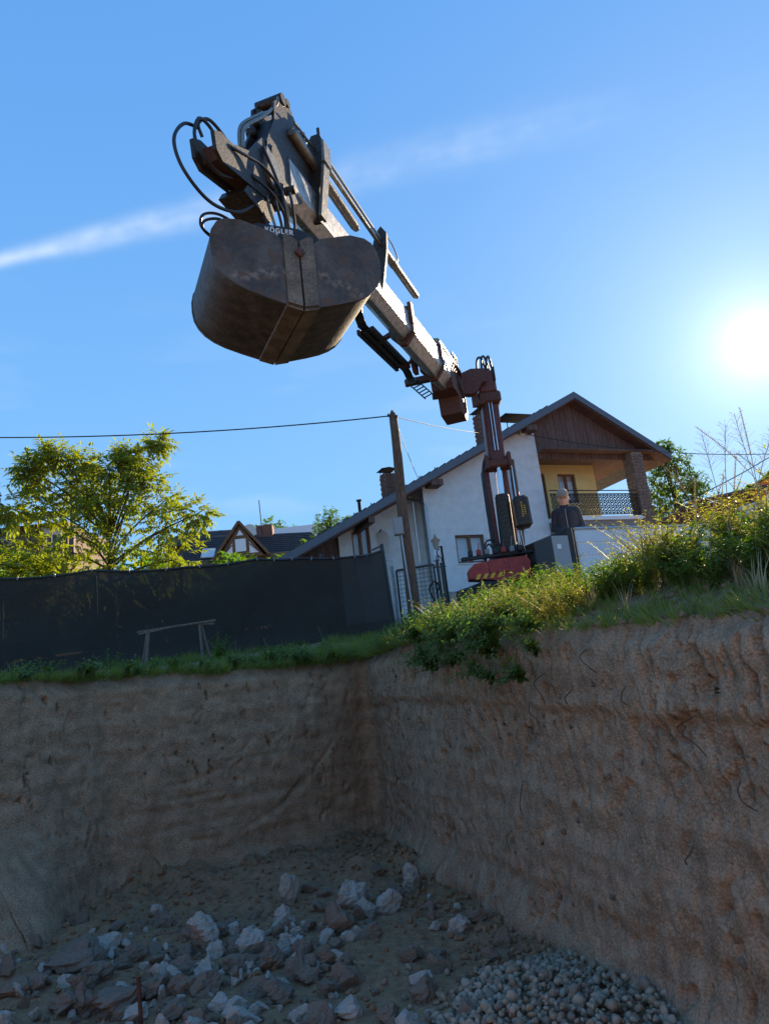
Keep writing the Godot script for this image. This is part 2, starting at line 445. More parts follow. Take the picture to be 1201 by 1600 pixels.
func wall_relief(s: float, y: float, p: Vector2) -> float:   # how far the soil stands back at that place
	var r := 0.06 * nf.get_noise_3d(p.x * 60.0, y * 60.0, p.y * 60.0)
	r += (0.026 if s > 0.0 else 0.020) * nf.get_noise_3d(p.x * 210.0, y * 170.0 + 40.0, p.y * 210.0)
	r += (0.013 if s > 0.0 else 0.008) * nf.get_noise_3d(p.x * 620.0, y * 480.0, p.y * 620.0)
	r += 0.006 * nf.get_noise_3d(p.x * 1500.0, y * 1300.0, p.y * 1500.0)
	var patch := 0.4 + 0.6 * smooth(-0.08, 0.2, nf.get_noise_2d(s * 75.0 + 500.0, y * 90.0))
	# slots left by teeth and roots, mostly upright, denser in the topsoil of the right wall
	var n1 := nf.get_noise_2d(s * 1150.0 + y * 260.0, y * 230.0 + s * 30.0)
	var dens := 0.33 - 0.07 * smooth(2.5, 4.0, s) * smooth(0.8, 1.2, y) if s > 0.0 else 0.50
	r += 0.075 * patch * smooth(dens, dens + 0.10, n1) * (0.2 + 0.8 * smooth(0.6, 1.4, y))
	var n2 := nf.get_noise_2d(s * 260.0 - y * 90.0 + 900.0, y * 210.0)
	r += 0.05 * patch * smooth(0.42, 0.56, n2) * (1.0 if s > 0.0 else 0.5)
	var n4 := nf.get_noise_2d(s * 900.0 + 300.0, y * 420.0)
	r += 0.035 * patch * smooth(0.32, 0.46, n4) * (1.0 if s > 0.0 else 0.3)
	# the topsoil stands proud of the clay along a ragged line
	var ed := 1.50 + 0.10 * nf.get_noise_2d(s * 60.0, 33.0) - 0.05 * maxf(s - 3.0, 0.0)
	r += 0.04 * smooth(ed + 0.03, ed - 0.05, y) * smooth(-0.7, 0.5, s)
	r += 0.014 * nf.get_noise_2d(s * 22.0, y * 520.0 + 60.0)
	# arcs that the bucket scraped into the back wall beside the corner
	if s < 0.0 and s > -3.6:
		for q in [[-2.1, 2.35, 1.55], [-2.0, 2.3, 1.92], [-2.3, 2.2, 1.25], [-1.2, 2.4, 0.95]]:
			var rr: float = Vector2(s - q[0], y - q[1]).length() - q[2]
			if y < q[1]: r += smooth(0.0, 0.3, nf.get_noise_2d(s * 140.0 + 77.0, y * 140.0)) * 0.016 * smooth(0.0, -0.4, s) * exp(-rr * rr / 0.0006) - smooth(0.0, -0.4, s) * 0.005 * exp(-pow(rr - 0.06, 2.0) / 0.0012)
	# slumped earth at the foot of the wall
	r -= 0.55 * exp(-pow((s + 4.3) / 0.75, 2.0)) * smooth(1.0, 0.15, y)
	r -= 0.16 * smooth(0.3, 0.0, y) * (0.6 + 0.8 * nf.get_noise_2d(s * 90.0, 7.0))
	return r

func make_ground() -> void:
	var N := outline.size()
	var ROWS := 124
	var P := []
	var rim := PackedVector3Array()
	for i in N:
		var b := outline[i]
		var top_y := land(b.x + outward[i].x * 0.12, b.y + outward[i].y * 0.12)
		var colm := PackedVector3Array()
		for k in ROWS + 1:
			var t := float(k) / ROWS
			var y := lerpf(-0.12, top_y, t)
			var fade := 1.0 - 0.75 * smooth(0.95, 1.0, t)
			var o := 0.05 * y + wall_relief(run[i], y, b) * fade + 0.10 * smooth(0.93, 1.0, t)
			var q := b + outward[i] * o
			colm.push_back(Vector3(q.x, y, q.y))
		P.push_back(colm)
		rim.push_back(colm[ROWS])
	var m := MB.new()
	var nor := []
	for i in N:
		var L: PackedVector3Array = P[i - 1]
		var R: PackedVector3Array = P[(i + 1) % N]
		var Q: PackedVector3Array = P[i]
		var nn := PackedVector3Array()
		for k in ROWS + 1:
			var x := (Q[mini(k + 1, ROWS)] - Q[maxi(k - 1, 0)]).cross(R[k] - L[k]).normalized()
			var o := Vector3(outward[i].x, 0, outward[i].y)
			nn.push_back(-x if x.dot(o) > 0.0 else x)
		nor.push_back(nn)
	for i in N:
		var j := (i + 1) % N
		for k in ROWS:
			var ids := [[i, k], [j, k], [j, k + 1], [i, k], [j, k + 1], [i, k + 1]]
			for q in ids:
				m.put(P[q[0]][q[1]], nor[q[0]][q[1]])
	structure(m, "pit_wall", M.clay)
	# the land round the pit, in rings that grow towards the horizon
	m = MB.new()
	var dist := [0.0, 0.08, 0.18, 0.32, 0.5, 0.75, 1.05, 1.4, 1.9, 2.5, 3.3, 4.2, 5.4, 7.0, 9.0, 12.0, 16.0, 22.0, 32.0, 50.0, 80.0, 120.0, 170.0, 230.0, 320.0, 500.0, 900.0]
	var ctr := Vector3(-0.6, 0, -3.2)
	var G := []
	var step := 4
	for i in range(0, N, step):
		var g := PackedVector3Array()
		var o := Vector3(rim[i].x - ctr.x, 0, rim[i].z - ctr.z).normalized()
		for q in dist.size():
			var p: Vector3 = rim[i] + o * dist[q]
			if q > 0: p.y = lerpf(rim[i].y, land(p.x, p.z), clampf(dist[q] / 0.3, 0.0, 1.0))
			g.push_back(p)
		G.push_back(g)
	var gn := []
	for i in G.size():
		var nn := PackedVector3Array()
		for q in dist.size():
			var a: Vector3 = G[(i + 1) % G.size()][q] - G[i - 1][q]
			var b: Vector3 = G[i][mini(q + 1, dist.size() - 1)] - G[i][maxi(q - 1, 0)]
			var x := a.cross(b).normalized()
			nn.push_back(x if x.y > 0.0 else -x)
		gn.push_back(nn)
	for i in G.size():
		var j := (i + 1) % G.size()
		for q in dist.size() - 1:
			for w in [[i, q], [j, q], [j, q + 1], [i, q], [j, q + 1], [i, q + 1]]:
				m.put(G[w[0]][w[1]], gn[w[0]][w[1]])
	structure(m, "ground", M.turf)
	# the floor of the pit
	m = MB.new()
	var x0 := -5.2
	var z0 := -10.2
	var nx := 200
	var nzc := 180
	var hx := 9.4 / nx
	var hz := 13.4 / nzc
	var grid := PackedVector3Array()
	for k in nzc + 1:
		for i in nx + 1:
			var x := x0 + i * hx
			var z := z0 + k * hz
			grid.push_back(Vector3(x, floor_y(x, z), z))
	var gnm := PackedVector3Array()
	for k in nzc + 1:
		for i in nx + 1:
			var a := grid[k * (nx + 1) + mini(i + 1, nx)] - grid[k * (nx + 1) + maxi(i - 1, 0)]
			var b := grid[mini(k + 1, nzc) * (nx + 1) + i] - grid[maxi(k - 1, 0) * (nx + 1) + i]
			gnm.push_back(b.cross(a).normalized())
	for k in nzc:
		for i in nx:
			var q := k * (nx + 1) + i
			for w in [q, q + nx + 1, q + nx + 2, q, q + nx + 2, q + 1]:
				m.put(grid[w], gnm[w])
	structure(m, "pit_floor", M.dirt)

func floor_y(x: float, z: float) -> float:
	var y := 0.05 * nf.get_noise_2d(x * 70.0, z * 70.0) + 0.02 * nf.get_noise_2d(x * 300.0, z * 300.0)
	var lump := smooth(-6.6, -7.8, z) + 0.7 * smooth(-1.9, -2.7, x)
	y += lump * (0.10 + 0.10 * nf.get_noise_2d(x * 160.0 + 50.0, z * 160.0) + 0.05 * nf.get_noise_2d(x * 420.0, z * 420.0))
	y += 0.08 * exp(-(pow((x - 0.62) / 0.55, 2.0) + pow((z + 3.9) / 0.75, 2.0)))   # the heap of gravel
	return y

# ---- truck with crane, and the clamshell bucket that hangs from it ----
const BK := Vector3(1.281, 0.0, -11.2)          # knuckle of the crane, in plan
const BD := Vector3(-0.3104, 0.0, 0.9506)       # the way the boom points
const BS := Vector3(0.9506, 0.0, 0.3104)        # its right side

func bp(q: float, y: float, s := 0.0) -> Vector3:   # along the boom, height, to the right
	return BK + BD * q + BS * s + Vector3(0, y, 0)

func boom_plane(s: float) -> Transform3D:
	return Transform3D(Basis(BD, Vector3.UP, BD.cross(Vector3.UP)), bp(0, 0, s))

func boom_section(q0: float, q1: float, w: float, top: float, low: float, drop: float) -> MB:
	# six-sided box section; heights are measured from the boom's sloping line
	var m := MB.new()
	var ring := []
	for q in [q0, q1]:
		var yc: float = 6.40 - 0.062 * q
		ring.push_back([bp(q, yc + top, -w), bp(q, yc + top, w), bp(q, yc + low, w), bp(q, yc + low - drop, w * 0.25), bp(q, yc + low - drop, -w * 0.25), bp(q, yc + low, -w)])
	var o: Vector3 = (ring[0][0] + ring[1][2]) * 0.5
	var q6: Array
	for i in 6:
		var j := (i + 1) % 6
		# a rounded edge between the faces
		var a: Vector3 = ring[0][i].lerp(ring[0][j], 0.04)
		var b: Vector3 = ring[0][i].lerp(ring[0][j], 0.96)
		var a2: Vector3 = ring[1][i].lerp(ring[1][j], 0.04)
		var b2: Vector3 = ring[1][i].lerp(ring[1][j], 0.96)
		m.face([a, b, b2, a2], o)
		var h := (i + 5) % 6
		m.face([a, ring[0][i].lerp(ring[0][h], 0.04), ring[1][i].lerp(ring[1][h], 0.04), a2], o)
	for e in 2:
		q6 = []
		for i in 6:
			var j := (i + 1) % 6
			q6.push_back(ring[e][i].lerp(ring[e][j], 0.04)); q6.push_back(ring[e][i].lerp(ring[e][j], 0.96))
		m.face(q6, o)
	return m

func curve(p: Array, steps := 8) -> Array:   # a smooth line through the points
	var c := Curve3D.new()
	for i in p.size():
		var t: Vector3 = (p[mini(i + 1, p.size() - 1)] - p[maxi(i - 1, 0)]) / 6.0
		c.add_point(p[i], -t, t)
	var out := []
	var n := (p.size() - 1) * steps
	for i in n + 1:
		out.push_back(c.samplef(float(i) / steps))
	return out

func poly(a: Array) -> PackedVector2Array:
	var r := PackedVector2Array()
	for i in range(0, a.size(), 2): r.push_back(Vector2(a[i], a[i + 1]))
	return r

func make_truck() -> void:
	var t := thing("crane_truck", "flatbed truck with a rusty red folding crane whose long steel boom reaches over the pit", "truck")
	var m: MB
	var P := Vector3(2.64, 0, -10.6)      # rear corner of the bed that is nearest the pit
	var D1 := Vector3(0.9205, 0, -0.3907)
	var D2 := Vector3(-0.3907, 0, -0.9205)
	var B := func(a: float, y: float, b: float) -> Vector3: return P + D1 * a + D2 * b + Vector3(0, y, 0)
	var box := func(mm: MB, a0, a1, y0, y1, b0, b1, bev := 0.008) -> void:
		mm.box(Transform3D(Basis(D1, Vector3.UP, -D2), B.call((a0 + a1) * 0.5, (y0 + y1) * 0.5, (b0 + b1) * 0.5)), Vector3(a1 - a0, y1 - y0, b1 - b0), bev)
	# flatbed
	m = MB.new(); box.call(m, -0.1, 5.6, 2.70, 2.82, 0.0, 2.3); part(m, "bed_floor", M.dark_grey, t)
	for i in 3:
		for k in 4:
			m = MB.new(); box.call(m, 0.08 + i * 1.85, 1.86 + i * 1.85, 2.83 + k * 0.195, 3.02 + k * 0.195, -0.03, 0.01, 0.014); part(m, "side_board", M.white_paint, t)
	m = MB.new(); box.call(m, 0.08, 5.6, 3.615, 3.65, -0.04, 0.02, 0.01); part(m, "top_rail", M.galv, t)
	m = MB.new(); box.call(m, 0.08, 5.6, 2.85, 3.45, 2.27, 2.31); part(m, "side_board", M.white_paint, t)
	m = MB.new(); box.call(m, -0.05, 0.05, 2.82, 3.66, 0.0, 0.10); part(m, "corner_post", M.black, t)
	m = MB.new(); box.call(m, -0.03, 0.02, 2.83, 3.52, 0.12, 2.3); part(m, "rear_board", M.dark_grey, t)
	m = MB.new(); box.call(m, -0.05, 0.05, 3.53, 3.64, 0.1, 2.3); part(m, "rear_rail", M.black, t)
	# grey locker on the rear corner with a blank sticker
	m = MB.new(); box.call(m, -0.34, -0.05, 2.95, 3.54, 0.0, 0.46, 0.015)
	var lk := part(m, "locker", M.dark_grey, t)
	m = MB.new(); box.call(m, -0.335, -0.055, 2.96, 3.535, -0.014, -0.002, 0.004); part(m, "locker_door", M.grey_paint, lk)
	m = MB.new(); box.call(m, -0.27, -0.20, 3.34, 3.41, -0.021, -0.015, 0.001); part(m, "sticker", M.white, lk)
	# frame and wheels
	for s in [0.65, 1.65]:
		m = MB.new(); box.call(m, -0.9, 8.4, 2.46, 2.69, s - 0.06, s + 0.06); part(m, "chassis_beam", M.black, t)
	for a in [0.9, 2.2, 6.6]:
		for b in [0.25, 2.05]:
			var w := B.call(a, 2.42, b) as Vector3
			var wh := part(lathe([[-0.14, 0.28], [-0.13, 0.44], [-0.09, 0.49], [0.09, 0.49], [0.13, 0.44], [0.14, 0.28]], w, D2, 24), "wheel", M.rubber, t)
			part(lathe([[-0.15, 0.05], [-0.15, 0.26], [0.15, 0.26], [0.15, 0.05]], w, D2, 18), "rim", M.grey_paint, wh)
		m = MB.new(); m.rod(B.call(a, 2.42, 0.2), B.call(a, 2.42, 2.1), 0.06); part(m, "axle", M.black, t)
	# cab, beyond the bed
	m = MB.new()
	m.prism(poly([5.9, 2.5, 8.3, 2.5, 8.35, 3.4, 8.0, 4.35, 7.7, 4.5, 5.9, 4.5]), Transform3D(Basis(D1, Vector3.UP, -D2), B.call(0, 0, 1.15)), 2.2)
	part(m, "cab", M.white_paint, t)
	# crane base across the frame, with its red outrigger
	m = MB.new(); box.call(m, -1.10, -0.50, 2.55, 3.06, 0.8, 1.7, 0.03); part(m, "crane_base", M.black, t)
	m = MB.new()
	m.prism(poly([-0.74, 3.12, -0.74, 3.26, -0.64, 3.34, -0.14, 3.37, 0.14, 3.38, 0.20, 3.30, 0.18, 3.06, -0.2, 3.04]), Transform3D(Basis.IDENTITY, Vector3(1.90, 0.02, -11.25)), 0.34)
	var og := part(m, "outrigger_housing", M.red, t)
	m = MB.new(); m.bx(Vector3(1.62, 3.29, -11.07), Vector3(0.30, 0.20, 0.02), 0.006); part(m, "access_plate", M.red, og)
	for i in 4:
		m = MB.new(); m.prism(poly([0, 0, 0.055, 0, 0.10, 0.075, 0.045, 0.075]), Transform3D(Basis.IDENTITY, Vector3(1.24 + i * 0.11, 3.115, -11.066)), 0.006)
		part(m, "hazard_stripe", M.yellow_paint, og)
	m = MB.new(); m.bar(Vector3(1.1, 3.49, -11.35), Vector3(2.3, 3.52, -11.5), 0.10, 0.05); part(m, "valve_tray", M.black, t)
	for i in 7:
		m = MB.new()
		var vx := 1.25 + i * 0.13
		m.bx(Vector3(vx, 3.57, -11.37), Vector3(0.07, 0.09, 0.09), 0.01)
		m.rod(Vector3(vx, 3.6, -11.37), Vector3(vx + 0.015, 3.6 + 0.07 + 0.05 * (i % 3), -11.34), 0.007, 6)
		part(m, "valve", [M.black, M.red, M.box_grey][i % 3], t)
	m = MB.new(); m.tube(curve([Vector3(1.52, 3.5, -11.35), Vector3(1.50, 3.62, -11.34), Vector3(1.56, 3.68, -11.35), Vector3(1.62, 3.6, -11.4)]), 0.014, 6); part(m, "hose", M.rubber, t)
	# column: slewing post, lift cylinder with a bright rod, inner boom above
	var c := Vector3(1.80, 0, -11.7)
	part(lathe([[3.0, 0.30], [3.35, 0.30], [3.40, 0.24], [3.55, 0.22]], c, Vector3.UP, 20), "slewing_ring", M.dark_steel, t)
	m = MB.new(); m.bx(c + Vector3(0.19, 4.22, -0.10), Vector3(0.17, 1.60, 0.26), 0.02); part(m, "column", M.crane_red, t)
	m = MB.new(); m.bx(c + Vector3(-0.085, 4.20, -0.06), Vector3(0.11, 1.56, 0.24), 0.015); part(m, "column", M.crane_red, t)
	m = MB.new(); m.bx(c + Vector3(0.06, 3.55, -0.02), Vector3(0.40, 0.34, 0.36), 0.05); part(m, "column_foot", M.dark_steel, t)
	part(lathe([[3.45, 0.05], [3.46, 0.125], [4.46, 0.115], [4.50, 0.10], [4.51, 0.05]], c + Vector3(0.015, 0, 0.14), Vector3(0.02, 1, 0).normalized(), 18), "lift_cylinder", M.dark_steel, t)
	m = MB.new(); m.rod(c + Vector3(0.10, 4.45, 0.14), c + Vector3(0.12, 5.02, 0.14), 0.052, 16); part(m, "cylinder_rod", M.chrome, t)
	m = MB.new(); m.bx(c + Vector3(0.12, 5.02, 0.06), Vector3(0.40, 0.12, 0.36), 0.02)
	m.bx(c + Vector3(-0.06, 5.04, 0.12), Vector3(0.06, 0.22, 0.30), 0.015); m.bx(c + Vector3(0.30, 5.06, 0.12), Vector3(0.06, 0.24, 0.30), 0.015)
	part(m, "collar", M.rusty, t)
	m = MB.new()   # inner boom
	m.box(Transform3D(Basis(Vector3(0, 0, 1), -0.03), c + Vector3(0.14, 5.62, -0.02)), Vector3(0.27, 1.20, 0.30), 0.02); part(m, "inner_boom", M.crane_red, t)
	m = MB.new(); m.bar(c + Vector3(0.03, 5.1, 0.15), c + Vector3(0.075, 6.1, 0.15), 0.05, 0.03, 0.004); part(m, "inner_boom_rib", M.rusty, t)
	for q in [0.11, 0.16]:
		m = MB.new(); m.rod(c + Vector3(q, 5.25, 0.16), c + Vector3(q - 0.02 + 0.03, 6.15, 0.17), 0.010, 8); part(m, "steel_pipe", M.chrome, t)
	m = MB.new(); m.bx(c + Vector3(0.15, 6.18, 0.02), Vector3(0.38, 0.20, 0.38), 0.03); m.bx(c + Vector3(-0.02, 6.10, 0.16), Vector3(0.14, 0.10, 0.14), 0.03); part(m, "boom_collar", M.rusty, t)
	m = MB.new(); m.bx(c + Vector3(0.14, 6.45, 0.05), Vector3(0.30, 0.40, 0.34), 0.03); part(m, "knuckle_post", M.crane_red, t)
	m = MB.new(); m.bx(c + Vector3(0.27, 6.56, 0.20), Vector3(0.04, 0.26, 0.10), 0.01); part(m, "knuckle_cap", M.dark_steel, t)
	m = MB.new(); m.prism(poly([0, 0, 0.10, 0.02, 0.22, 0.18, 0.30, 0.20, 0.30, 0.42, 0.06, 0.44, -0.16, 0.36, -0.28, 0.22, -0.24, 0.06]), Transform3D(Basis.IDENTITY, c + Vector3(-0.18, 6.20, 0.28)), 0.16); part(m, "knuckle_link", M.rusty, t)
	m = MB.new(); m.prism(poly([-0.02, 0, 0.06, 0.0, 0.08, 0.26, -0.02, 0.28]), Transform3D(Basis.IDENTITY, c + Vector3(-0.13, 6.02, 0.22)), 0.10); part(m, "knuckle_link", M.rusty, t)
	for i in 3:
		m = MB.new(); m.tube(curve([c + Vector3(0.0 + i * 0.08, 6.58, 0.2), c + Vector3(0.03 + i * 0.08, 6.84 + 0.03 * (i % 2), 0.2), c + Vector3(0.11 + i * 0.07, 6.90, 0.14), c + Vector3(0.20 + i * 0.04, 6.6, 0.1)], 6), 0.020, 7); part(m, "hose", M.rubber, t)
	for i in 4:
		m = MB.new(); m.tube(curve([c + Vector3(-0.13 + i * 0.012, 3.5, 0.1), c + Vector3(-0.17 + i * 0.016, 4.2, 0.12), c + Vector3(-0.15 + i * 0.01, 4.9, 0.14), c + Vector3(-0.06, 5.2, 0.16)], 6), 0.012, 6); part(m, "hose", M.rubber, t)
	for i in 4:
		m = MB.new(); m.tube(curve([c + Vector3(0.31 + i * 0.02, 3.4, 0.05), c + Vector3(0.33 + 0.03 * sin(i * 2.0), 3.9, 0.1), c + Vector3(0.30 + i * 0.012, 4.6, 0.1), c + Vector3(0.34, 5.2, 0.1)], 6), 0.012, 6); part(m, "hose", M.rubber if i < 3 else M.chrome, t)
	m = MB.new(); m.tube(curve([c + Vector3(-0.30, 3.3, 0.2), c + Vector3(-0.31, 3.62, 0.2), c + Vector3(-0.25, 3.76, 0.2), c + Vector3(-0.12, 3.78, 0.16)], 6), 0.016, 7); part(m, "hose", M.rubber, t)
	# dark tank on the side of the column with two rows of pale marks
	m = MB.new(); m.box(Transform3D(Basis(Vector3.BACK, 0.03), c + Vector3(0.37, 4.16, 0.20)), Vector3(0.25, 0.52, 0.24), 0.045)
	var bxo := part(m, "oil_tank", M.dark_steel, t)
	for k in 2:
		for i in 8 - 3 * k:
			m = MB.new(); m.bx(c + Vector3(0.36 + k * 0.042, 4.30 - i * 0.032 - 0.06 * k, 0.323), Vector3(0.022, 0.016, 0.004), 0.001); part(m, "stencil_mark", M.yellow_paint, bxo)
	m = MB.new(); m.rod(c + Vector3(0.36, 4.42, 0.2), c + Vector3(0.355, 4.50, 0.2), 0.022, 8); part(m, "filler_cap", M.red, bxo)
	# boom: head casting at the knuckle, three telescoping sections
	m = MB.new(); m.prism(poly([-0.35, 5.95, -0.2, 5.74, 0.16, 5.78, 0.20, 6.05, 0.55, 6.06, 0.62, 6.55, 0.1, 6.66, -0.3, 6.56]), boom_plane(0.0), 0.34); part(m, "boom_root", M.rusty, t)
	m = MB.new(); m.bx(Vector3(1.30, 5.97, -11.3), Vector3(0.25, 0.38, 0.28), 0.025); part(m, "pin_housing", M.rusty, t)
	for i in 5:
		m = MB.new(); m.tube(curve([bp(0.1 + 0.06 * i, 6.65, -0.1 + 0.05 * i), bp(0.0 + 0.05 * i, 6.45, 0.20 + 0.01 * i), bp(0.15 - 0.03 * i, 6.25, 0.21), bp(-0.15, 6.08 - 0.03 * i, 0.19)], 6), 0.013, 6); part(m, "hose", M.rubber if i % 2 else M.rusty, t)
	for i in 3:
		m = MB.new(); m.tube(curve([bp(0.35 - 0.1 * i, 6.62, 0.16), bp(0.30 - 0.1 * i, 6.74, 0.17), bp(0.18 - 0.1 * i, 6.76, 0.17), bp(0.1 - 0.1 * i, 6.6, 0.16)], 6), 0.010, 6); part(m, "hose", M.rubber, t)
	part(boom_section(0.3, 1.10, 0.165, 0.19, -0.14, 0.17), "boom_section", M.boom, t)
	part(boom_section(1.0, 2.55, 0.150, 0.16, -0.14, 0.14), "boom_section", M.boom, t)
	part(boom_section(2.45, 6.02, 0.130, 0.13, -0.135, 0.10), "boom_section", M.boom, t)
	part(boom_section(1.02, 1.10, 0.185, 0.21, -0.15, 0.18), "boom_flange", M.rusty, t)
	part(boom_section(2.46, 2.55, 0.170, 0.18, -0.15, 0.15), "boom_flange", M.rusty, t)
	m = MB.new(); m.prism(poly([-0.02, 6.3, 0.10, 6.3, 0.12, 6.56, 0.04, 6.62, -0.04, 6.56]), boom_plane(0.14).translated(BD * 1.0), 0.05)
	m.bx(bp(1.05, 6.60, 0.10), Vector3(0.10, 0.10, 0.14), 0.02); part(m, "cylinder_bracket", M.rusty, t)
	m = MB.new(); m.prism(poly([-0.03, 6.2, 0.08, 6.2, 0.10, 6.50, -0.02, 6.52]), boom_plane(0.15).translated(BD * 2.48), 0.05)
	m.bx(bp(2.44, 6.46, 0.06), Vector3(0.09, 0.10, 0.12), 0.02); part(m, "cylinder_bracket", M.rusty, t)
	m = MB.new(); m.rod(bp(0.2, 6.62, 0.13), bp(1.15, 6.57, 0.14), 0.05, 14); part(m, "telescope_cylinder", M.tube, t)
	# plate bracket near the tip, and the extension cylinders above the boom
	var across := Transform3D(Basis(BS, Vector3.UP, BD), bp(5.45, 0, 0.0))
	m = MB.new(); m.prism(poly([-0.10, 5.90, 0.15, 5.86, 0.17, 6.2, 0.26, 6.45, 0.27, 6.66, 0.22, 6.80, 0.14, 6.80, 0.05, 6.66, -0.02, 6.40]), across, 0.035)
	part(m, "cylinder_bracket", M.dark_steel, t)
	m = MB.new(); m.prism(poly([0.245, 6.44, 0.275, 6.44, 0.282, 6.66, 0.26, 6.67]), across, 0.16); m.prism(poly([0.150, 5.9, 0.18, 5.9, 0.262, 6.43, 0.235, 6.43]), across, 0.12); part(m, "bracket_flange", M.tube, t)
	m = MB.new(); m.tube(curve([bp(5.45, 6.62, 0.05), bp(5.48, 6.72, 0.06), bp(5.44, 6.78, 0.10), bp(5.4, 6.72, 0.15)], 6), 0.014, 7); m.rod(bp(5.42, 6.72, 0.2), bp(5.42, 6.9, 0.2), 0.016, 8); part(m, "hose", M.rubber, t)
	part(lathe([[0.0, 0.03], [0.01, 0.048], [1.5, 0.048], [1.56, 0.035], [1.575, 0.01]], bp(5.95, 6.47, 0.14), (bp(4.40, 6.46, 0.14) - bp(5.95, 6.47, 0.14)).normalized(), 16), "extension_cylinder", M.tube, t)
	m = MB.new(); m.rod(bp(5.9, 6.60, 0.16), bp(5.3, 6.66, 0.16), 0.012, 8); part(m, "steel_pipe", M.tube, t)
	m = MB.new(); m.rod(bp(5.35, 6.63, 0.17), bp(3.62, 6.72, 0.16), 0.024, 12); part(m, "cylinder_rod", M.tube, t)
	m = MB.new(); m.rod(bp(5.35, 6.70, 0.19), bp(3.5, 6.78, 0.18), 0.015, 10); part(m, "steel_pipe", M.galv, t)
	part(lathe([[0.0, 0.03], [0.01, 0.050], [0.40, 0.052], [0.42, 0.058], [0.50, 0.058], [0.52, 0.050], [1.42, 0.048], [1.50, 0.02]], bp(3.6, 6.72, 0.16), (bp(2.1, 6.80, 0.16) - bp(3.6, 6.72, 0.16)).normalized(), 16), "extension_cylinder", M.tube, t)
	across = Transform3D(Basis(BS, Vector3.UP, BD), bp(3.62, 0, 0.0))
	m = MB.new(); m.prism(poly([-0.04, 6.16, 0.13, 6.10, 0.24, 6.62, 0.26, 6.84, 0.20, 6.94, 0.12, 6.86, 0.04, 6.6]), across, 0.05); part(m, "cylinder_bracket", M.dark_steel, t)
	m = MB.new(); m.tube(curve([bp(3.6, 6.9, 0.2), bp(3.3, 6.93, 0.21), bp(3.05, 6.88, 0.2), bp(3.0, 6.84, 0.18)], 5), 0.008, 6); part(m, "steel_pipe", M.rubber, t)
	# tip: cheek plates, link arm, low plate
	for s in [-0.10, 0.10]:
		m = MB.new(); m.prism(poly([6.19, 6.60, 6.03, 6.78, 5.89, 6.86, 5.84, 6.80, 5.62, 6.62, 5.45, 6.52, 5.52, 6.30, 5.78, 5.86, 6.01, 5.70, 6.30, 5.56, 6.42, 5.62, 6.40, 6.05, 6.22, 6.40]), boom_plane(s), 0.026); part(m, "cheek_plate", M.dark_steel, t)
	m = MB.new(); m.prism(poly([6.12, 6.50, 5.90, 6.70, 5.70, 6.52, 5.62, 6.25, 5.85, 5.98, 6.20, 5.75, 6.30, 6.05]), boom_plane(0.0), 0.17); part(m, "tip_casting", M.dark_steel, t)
	m = MB.new(); m.rod(bp(6.02, 6.76, -0.13), bp(6.02, 6.76, 0.13), 0.055, 14); m.rod(bp(5.92, 6.80, -0.13), bp(5.92, 6.80, 0.13), 0.04, 12); part(m, "tip_pin", M.dark_steel, t)
	m = MB.new(); m.rod(bp(5.72, 6.56, -0.14), bp(5.72, 6.56, 0.15), 0.05, 14); m.bx(bp(5.66, 6.60, 0.12), Vector3(0.07, 0.16, 0.08), 0.012); part(m, "pivot_boss", M.tube, t)
	m = MB.new(); m.rod(bp(6.25, 5.98, -0.125), bp(6.25, 5.98, 0.125), 0.10, 18); part(m, "pivot_boss", M.dark_steel, t)
	for s in [-0.085, 0.085]:
		m = MB.new(); m.prism(poly([7.22, 5.50, 7.20, 5.36, 7.12, 5.31, 6.67, 5.41, 6.36, 5.48, 6.08, 5.80, 6.10, 5.98, 6.30, 6.10, 6.46, 6.03, 6.70, 5.72, 6.97, 5.58, 7.12, 5.56]), boom_plane(s), 0.03); part(m, "link_arm", M.dark_steel, t)
	m = MB.new(); m.prism(poly([7.14, 5.46, 7.10, 5.37, 6.67, 5.47, 6.42, 5.55, 6.2, 5.84, 6.4, 5.98, 6.68, 5.66]), boom_plane(0.0), 0.15); part(m, "link_web", M.rusty, t)
	m = MB.new(); m.prism(poly([6.82, 5.29, 6.76, 5.38, 6.40, 5.50, 6.32, 5.42, 6.42, 5.27]), boom_plane(-0.02), 0.22); part(m, "guard_plate", M.dark_steel, t)
	m = MB.new(); m.prism(poly([6.45, 5.95, 6.5, 5.72, 6.38, 5.6, 6.22, 5.72, 6.2, 5.92]), boom_plane(0.115), 0.03); part(m, "gusset", M.tube, t)
	for i in 2:   # steel pipes from the top of the tip down to the link arm
		m = MB.new(); m.tube(curve([bp(6.03 + 0.04 * i, 6.74, 0.05 + 0.05 * i), bp(6.10 + 0.04 * i, 6.60, 0.06 + 0.04 * i), bp(6.35, 6.36 - 0.03 * i, 0.04 + 0.03 * i), bp(6.62, 6.05 - 0.03 * i, 0.03 * i), bp(6.66, 5.80, 0.03 * i)], 6), 0.016, 8); part(m, "steel_pipe", M.tube, t)
	m = MB.new()
	for k in 3: m.bx(bp(6.10 + 0.07 * k, 6.62 - 0.15 * k, -0.10), Vector3(0.09, 0.08, 0.08), 0.015)
	part(m, "valve_block", M.dark_steel, t)
